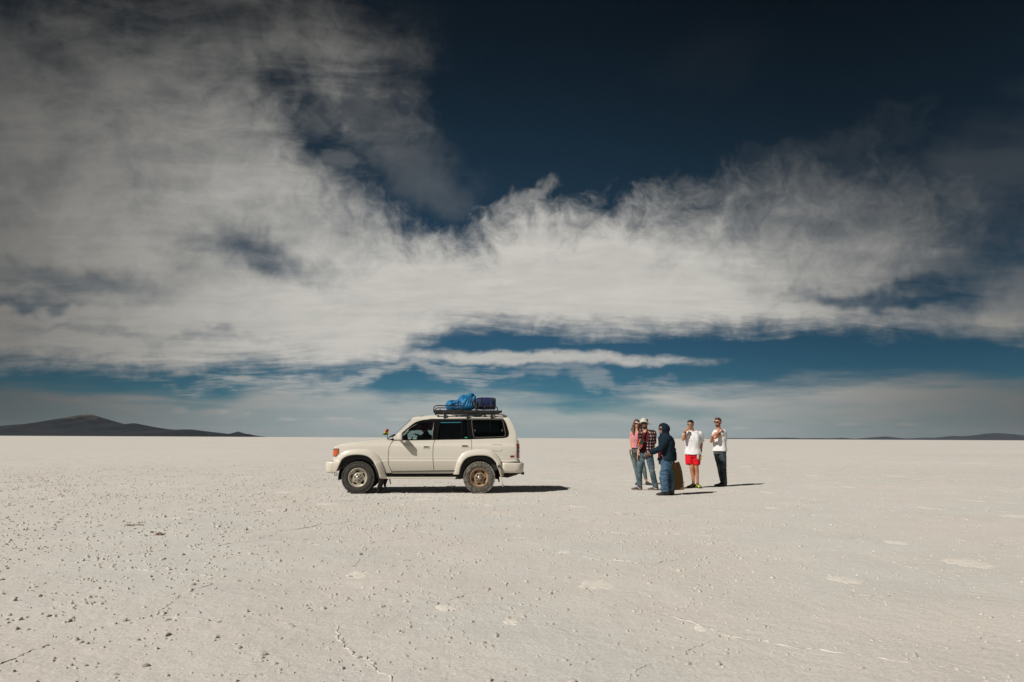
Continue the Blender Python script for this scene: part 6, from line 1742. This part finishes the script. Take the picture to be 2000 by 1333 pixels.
# board he holds behind him
gb = at_depth(850 / 7.407 + 1210, 1166 / 7.407 + 800, C.Y + 0.10)
bd = empty('wooden_board', (gb.x, gb.y, 0)); tag(bd, 'brown wooden board with a tapered top carried behind the hooded person', 'board')
def BJ(cx, cy): return at_depth(cx / 7.407 + 1210, cy / 7.407 + 800, gb.y) - Vector((gb.x, gb.y, 0))
ol = [BJ(690, 800), BJ(738, 793), BJ(800, 772), BJ(852, 757), BJ(860, 758), BJ(868, 775), BJ(888, 835), BJ(905, 905), BJ(918, 1000), BJ(926, 1090), BJ(930, 1162)]
ol.append(BJ(690, 1174)); ol = [Vector((p.x, 0, p.z)) for p in ol]
bm = bmesh.new(); lean = 0.06
fr = [bm.verts.new((p.x, 0.03 * (p.z - 0.9) - 0.010 + 0.05 * (p.x), p.z)) for p in ol]; bk = [bm.verts.new((p.x, 0.03 * (p.z - 0.9) + 0.010 + 0.05 * (p.x), p.z)) for p in ol]
bm.faces.new(fr); bm.faces.new(list(reversed(bk)))
for i in range(len(ol)): bm.faces.new((fr[i], bk[i], bk[(i + 1) % len(ol)], fr[(i + 1) % len(ol)]))
bmesh.ops.recalc_face_normals(bm, faces=bm.faces)
me = bpy.data.meshes.new('panel'); bm.to_mesh(me); bm.free(); link('panel', me, mat('brown plywood', (0.125, 0.076, 0.028), 0.75, spec=0.25, n_scale=5, n_amt=0.12, bump=70, bump_dist=0.002), bd)

# ---------- man in white T-shirt and red shorts
D = Person(1310, 800, 7.842, (370, 1200), 'person in an oversized white T-shirt and red shorts with hand at mouth')
w, f = D.axes(18)
pel, che, nk = D.J(340, 690), D.J(338, 470), D.J(332, 345)
hc = D.J(302, 235, -0.02); H = 0.235
bm = bmesh.new(); hw, hf = D.axes(32); at, rot, s = head(bm, hc, H, hw, hf, tilt=0.04)
limb(bm, [at(0, -0.01, -0.05), nk - Vector((0, 0, 0.02))], [0.056, 0.064])
prim_loft(bm, torso_secs(pel, che, nk, 1.0), w, f)
shr, shl = D.J(246, 386, -0.02), D.J(438, 382, 0.02)
elr, wrr = D.J(190, 455, -0.14), D.J(226, 330, -0.20); ell, wrl = D.J(468, 530, 0.04), D.J(458, 655, -0.04)
limb(bm, [shr, elr, wrr], [0.055, 0.046, 0.030]); hand(bm, wrr, at(-0.015, 0.12, -0.045) - wrr, Vector((0.3, 0.6, -0.5)), 1.0, 0.95, 0.08, 1)
limb(bm, [shl, ell, wrl], [0.055, 0.045, 0.030]); hand(bm, wrl, D.J(450, 740, -0.10) - wrl, -w, 1.0, 0.7, 0.10, -1)
kr, kl = D.J(322, 890, -0.05), D.J(393, 890, -0.04); ar, al_ = D.J(348, 1110, 0.0), D.J(410, 1115, -0.02)
for pl, k2, a2, gy in ((pel - w * 0.09, kr, ar, D.J(350, 1150)), (pel + w * 0.09, kl, al_, D.J(412, 1155))):
    limb(bm, [pl, k2, k2.lerp(a2, 0.28) - f * 0.02, a2, gy], [0.095, 0.058, 0.058, 0.036, 0.036])
fuse('body', bm, skin('warm', (0.43, 0.20, 0.115)), D.root, 0.0075, 3, None, 0.5)
bm = bmesh.new(); prim_loft(bm, torso_secs(pel, che, nk, 1.0, 0.032, False, 0.0, 0.99, 0.018), w, f)
limb(bm, [nk.lerp(shr, 0.22) - Vector((0, 0, 0.012)), shr, shr.lerp(elr, 0.42)], [0.072, 0.084, 0.092], True, False); limb(bm, [nk.lerp(shl, 0.22) - Vector((0, 0, 0.012)), shl, ell.lerp(shl, 0.18)], [0.072, 0.086, 0.088], True, False)
fuse('t_shirt', bm, WHITE, D.root, 0.010, 2, [(0.20, 0.018)], creases=(9, 3.0, 0.010))
bm = bmesh.new(); prim_loft(bm, torso_secs(pel, che, nk, 1.0, 0.020, False, -0.14, 0.10), w, f)
limb(bm, [pel - w * 0.09 - Vector((0, 0, 0.03)), D.J(288, 845, -0.02)], [0.118, 0.105], True, False); limb(bm, [pel + w * 0.09 - Vector((0, 0, 0.03)), D.J(388, 848, -0.02)], [0.118, 0.108], True, False)
fuse('shorts', bm, mat('red shorts cloth', (0.62, 0.008, 0.018), 0.8, spec=0.2, n_scale=10, n_amt=0.1), D.root, 0.012, 2, [(0.10, 0.022)])
bm = bmesh.new(); prim_ball(bm, at(0, -0.022, 0.052), 0.084 * s, 0.100 * s, 0.082 * s, rot); prim_ball(bm, at(0, 0.035, 0.085), 0.070 * s, 0.055 * s, 0.036 * s, rot); prim_ball(bm, at(0, -0.05, 0.0), 0.078 * s, 0.062 * s, 0.07 * s, rot)
fuse('hair', bm, mat('black hair', (0.006, 0.006, 0.007), 0.5, n_scale=50, n_amt=0.4), D.root, 0.007, 1, [(0.025, 0.012)], carve=facecut(at, rot, s, 0.052, 0.066))
shades(D, at, s, rot, LENSM, D.root, 0.8)
NEON = mat('black and yellow trainer', (0.02, 0.022, 0.014), 0.7, n_scale=13, color2=(0.55, 0.60, 0.02), c_lo=0.53, c_hi=0.60)
shoe(D, D.J(362, 1160, 0.05), D.J(275, 1188, -0.10), D.root, NEON, SOLE, 0.29, 0.052, 0.10); shoe(D, D.J(400, 1150, 0.02), D.J(440, 1205, -0.16), D.root, NEON, SOLE, 0.29, 0.052, 0.10)
for c_, d_ in ((wrr, (elr - wrr).normalized()), (wrl, (ell - wrl).normalized())):
    u = d_.orthogonal().normalized(); v_ = d_.cross(u)
    tube('wristband', [c_ + d_ * 0.035 + (u * math.cos(a) + v_ * math.sin(a)) * 0.034 for a in np.linspace(0, 6.283, 13)[:-1]], 0.010, BLK, D.root, 6, closed=True)
u = Vector((0, 0, 1)); tube('necklace', [nk + Vector((0, 0, -0.035)) + w * (0.075 * math.cos(a)) + f * (0.085 * math.sin(a)) + Vector((0, 0, -0.035 * math.sin(a))) for a in np.linspace(0, 6.283, 17)[:-1]], 0.005, BLK, D.root, 5, closed=True)
# drink can and small bottle in his lowered hand
pc = D.J(420, 732, -0.16); can = empty('drink_can', D.o + pc); tag(can, 'pale grey can held in the lowered hand of the person in red shorts', 'can')
lc = lathe('can_body', [(0.0, -0.058), (0.024, -0.058), (0.031, -0.050), (0.031, 0.048), (0.026, 0.058), (0.0, 0.058)], mat('grey label', (0.42, 0.41, 0.38), 0.45, n_scale=30, n_amt=0.15), can, 20, closed=False); lc.rotation_euler = (R(90), 0, R(8))
pc = D.J(462, 745, -0.12); bo = empty('small_bottle', D.o + pc); tag(bo, 'small yellow and white bottle with black cap in the same lowered hand', 'bottle')
b1 = lathe('bottle_body', [(0.0, -0.045), (0.022, -0.045), (0.024, -0.035), (0.024, 0.02), (0.010, 0.04), (0.0, 0.04)], mat('yellow label', (0.72, 0.48, 0.03), 0.5), bo, 16, closed=False); b1.rotation_euler = (R(90), R(15), 0)
b2 = lathe('bottle_foot', [(0.0, -0.072), (0.019, -0.072), (0.021, -0.046), (0.0, -0.046)], mat('white plastic', (0.7, 0.7, 0.68), 0.5), bo, 16, closed=False); b2.rotation_euler = (R(90), R(15), 0)
b3 = lathe('bottle_cap', [(0.0, 0.038), (0.014, 0.038), (0.014, 0.064), (0.0, 0.064)], BLK, bo, 14, closed=False); b3.rotation_euler = (R(90), R(15), 0)

# ---------- man in white T-shirt and jeans
E = Person(1310, 800, 7.842, (790, 1176), 'bearded person in a white T-shirt and dark jeans holding own elbow')
w, f = E.axes(42)
pel, che, nk = E.J(752, 645), E.J(748, 450), E.J(738, 318)
hc = E.J(722, 200, -0.02); H = 0.24
bm = bmesh.new(); hw, hf = E.axes(48); at, rot, s = head(bm, hc, H, hw, hf)
limb(bm, [at(0, -0.01, -0.05), nk - Vector((0, 0, 0.02))], [0.056, 0.064])
prim_loft(bm, torso_secs(pel, che, nk, 1.0), w, f)
shl, shr = E.J(806, 350, -0.10), E.J(687, 356, 0.12)
ell, wrl = E.J(682, 432, -0.26), E.J(738, 312, -0.24)
elr, wrr = E.J(620, 488, -0.08), E.J(642, 408, -0.24)
limb(bm, [shl, ell, wrl], [0.056, 0.047, 0.030]); hand(bm, wrl, E.J(835, 300, -0.16) - wrl, Vector((0, 0.3, -0.9)), 1.0, 0.35, 0.16, 1)
limb(bm, [shr, elr, wrr], [0.056, 0.046, 0.030]); hand(bm, wrr, E.J(672, 392, -0.28) - wrr + Vector((0, 0, 0.02)), Vector((0.2, 0.6, -0.3)), 1.0, 0.8, 0.10, 1)
kr, kl = E.J(748, 880, 0.06), E.J(815, 890, -0.06); ar, al_ = E.J(790, 1120, 0.10), E.J(832, 1125, -0.02)
limb(bm, [pel + Vector((-0.05, 0.075, 0)), kr, ar, E.J(795, 1150, 0.10)], [0.098, 0.060, 0.040, 0.036]); limb(bm, [pel + Vector((0.05, -0.075, 0)), kl, al_, E.J(835, 1160, -0.02)], [0.098, 0.060, 0.040, 0.036])
fuse('body', bm, skin('ruddy', (0.47, 0.225, 0.14)), E.root, 0.0075, 3, None, 0.5)
bm = bmesh.new(); prim_loft(bm, torso_secs(pel, che, nk, 1.0, 0.026, False, 0.02, 0.99, 0.010), w, f)
limb(bm, [nk.lerp(shl, 0.22) - Vector((0, 0, 0.02)), shl, shl.lerp(ell, 0.40)], [0.062, 0.078, 0.072], True, False); limb(bm, [nk.lerp(shr, 0.22) - Vector((0, 0, 0.02)), shr, shr.lerp(elr, 0.40)], [0.062, 0.076, 0.072], True, False)
fuse('t_shirt', bm, WHITE, E.root, 0.010, 2, [(0.16, 0.014)], creases=(6, 9, 0.007))
bm = bmesh.new(); prim_loft(bm, torso_secs(pel, che, nk, 1.0, 0.007, False, -0.14, 0.17), w, f)
limb(bm, [pel + Vector((-0.05, 0.075, -0.03)), kr, ar.lerp(E.J(795, 1150, 0.10), 0.5)], [0.100, 0.064, 0.050], True, False); limb(bm, [pel + Vector((0.05, -0.075, -0.03)), kl, al_.lerp(E.J(835, 1160, -0.02), 0.5)], [0.100, 0.066, 0.052], True, False)
fuse('jeans', bm, denim('dark slim denim', (0.022, 0.033, 0.043), (0.085, 0.095, 0.095)), E.root, 0.010, 2, [(0.14, 0.010)], creases=(6, 14, 0.008))
bm = bmesh.new(); prim_ball(bm, at(0, -0.024, 0.048), 0.083 * s, 0.098 * s, 0.082 * s, rot); prim_ball(bm, at(0, 0.045, 0.100), 0.062 * s, 0.050 * s, 0.034 * s, rot); prim_ball(bm, at(0, -0.05, 0.0), 0.077 * s, 0.060 * s, 0.06 * s, rot)
fuse('hair', bm, mat('chestnut hair', (0.070, 0.036, 0.016), 0.55, n_scale=40, n_amt=0.5), E.root, 0.007, 1, [(0.025, 0.014)], carve=facecut(at, rot, s, 0.060, 0.066))
bm = bmesh.new(); prim_ball(bm, at(0, 0.038, -0.080), 0.055 * s, 0.052 * s, 0.040 * s, rot); prim_ball(bm, at(0, 0.088, -0.044), 0.026 * s, 0.009 * s, 0.007 * s, rot)
for sg in (-1, 1): prim_cone(bm, at(sg * 0.058, 0.02, -0.07), at(sg * 0.070, 0.008, -0.005), 0.014 * s, 0.009 * s, 8)
fuse('beard', bm, mat('brown beard', (0.085, 0.038, 0.018), 0.8, n_scale=60, n_amt=0.4), E.root, 0.006, 1, [(0.02, 0.005)])
shades(E, at, s, rot, LENS, E.root, 1.08)
BS = mat('black leather shoe', (0.012, 0.012, 0.012), 0.4, n_scale=30, n_amt=0.2)
shoe(E, E.J(800, 1158, 0.12), E.J(692, 1160, 0.02), E.root, BS, SOLE, 0.29, 0.048, 0.085); shoe(E, E.J(850, 1178, 0.0), E.J(742, 1176, -0.12), E.root, BS, SOLE, 0.29, 0.048, 0.085)
d_ = (elr - wrr).normalized(); u = d_.orthogonal().normalized(); v_ = d_.cross(u)
tube('wristwatch', [wrr + d_ * 0.03 + (u * math.cos(a) + v_ * math.sin(a)) * 0.033 for a in np.linspace(0, 6.283, 13)[:-1]], 0.009, BLK, E.root, 6, closed=True)

# ---------- driver sitting in the car
sx = Uq(1190, 620, 0.45)[0]
def cp(x, y, z): return car_pt(x, y, z)
dr_o = cp(sx, 0.48, 0.0); drv = empty('person', dr_o, CAR_YAW); tag(drv, 'person in dark cap and clothes sitting at the wheel inside the car', 'person')
bm = bmesh.new()
fx = Vector((0, 1, 0)); fy = Vector((-1, 0, 0)); z0 = 0.84
pel, che, nk = Vector((0.10, 0, z0)), Vector((0.12, 0, z0 + 0.36)), Vector((0.08, 0, z0 + 0.50))
hx_ = Uq(1216, 430, 0.48)[0] - sx; hz_ = Uq(1216, 492, 0.48)[1]
hc = Vector((hx_, 0, hz_)); nk = Vector((hx_ + 0.03, 0, hz_ - 0.17)); che = nk + Vector((0.03, 0, -0.14))
at, rot, s = head(bm, hc, 0.23, fx, fy)
limb(bm, [at(0, -0.01, -0.05), nk], [0.055, 0.065])
hand_ = Vector((Uq(1125, 560, 0.5)[0] - sx, -0.02, Uq(1125, 566, 0.5)[1]))
for sg in (-1, 1):
    shd = nk + Vector((0.02, sg * 0.19, -0.06)); elb = Vector((-0.06, sg * 0.22, z0 + 0.14)); wr = hand_ + Vector((0.05, sg * 0.10, -0.04))
    limb(bm, [shd, elb, wr], [0.055, 0.045, 0.030]); hand(bm, wr, Vector((-0.9, 0, 0.4)), Vector((0, 0, -1)), 1.0, 0.9, 0.1, sg)
    limb(bm, [Vector((0.10, sg * 0.10, z0 + 0.02)), Vector((-0.36, sg * 0.12, z0 + 0.06)), Vector((-0.52, sg * 0.12, 0.62))], [0.09, 0.065, 0.045])
prim_loft(bm, torso_secs(pel, che, nk, 1.05), fx, fy)
fuse('body', bm, skin('brown', (0.33, 0.155, 0.095)), drv, 0.010, 2, None, 0.6)
bm = bmesh.new(); prim_loft(bm, torso_secs(pel, che, nk, 1.05, 0.04, False, 0.0, 0.98), fx, fy)
for sg in (-1, 1):
    shd = nk + Vector((0.02, sg * 0.19, -0.06)); elb = Vector((-0.06, sg * 0.22, z0 + 0.14)); wr = hand_ + Vector((0.05, sg * 0.10, -0.04))
    limb(bm, [nk, shd, elb, wr.lerp(elb, 0.1)], [0.08, 0.090, 0.07, 0.05], True, False)
fuse('dark_jacket', bm, mat('black jacket', (0.010, 0.010, 0.011), 0.9), drv, 0.014, 2, [(0.1, 0.02)])
bm = bmesh.new(); prim_ball(bm, at(0, -0.012, 0.055), 0.088 * s, 0.106 * s, 0.085 * s, rot); prim_ball(bm, at(0, 0.10, 0.045), 0.062 * s, 0.06 * s, 0.010 * s, rot)
fuse('cap', bm, mat('dark cap', (0.012, 0.011, 0.013), 0.9), drv, 0.008, 1, carve=lambda co: co.z < hc.z + 0.012)
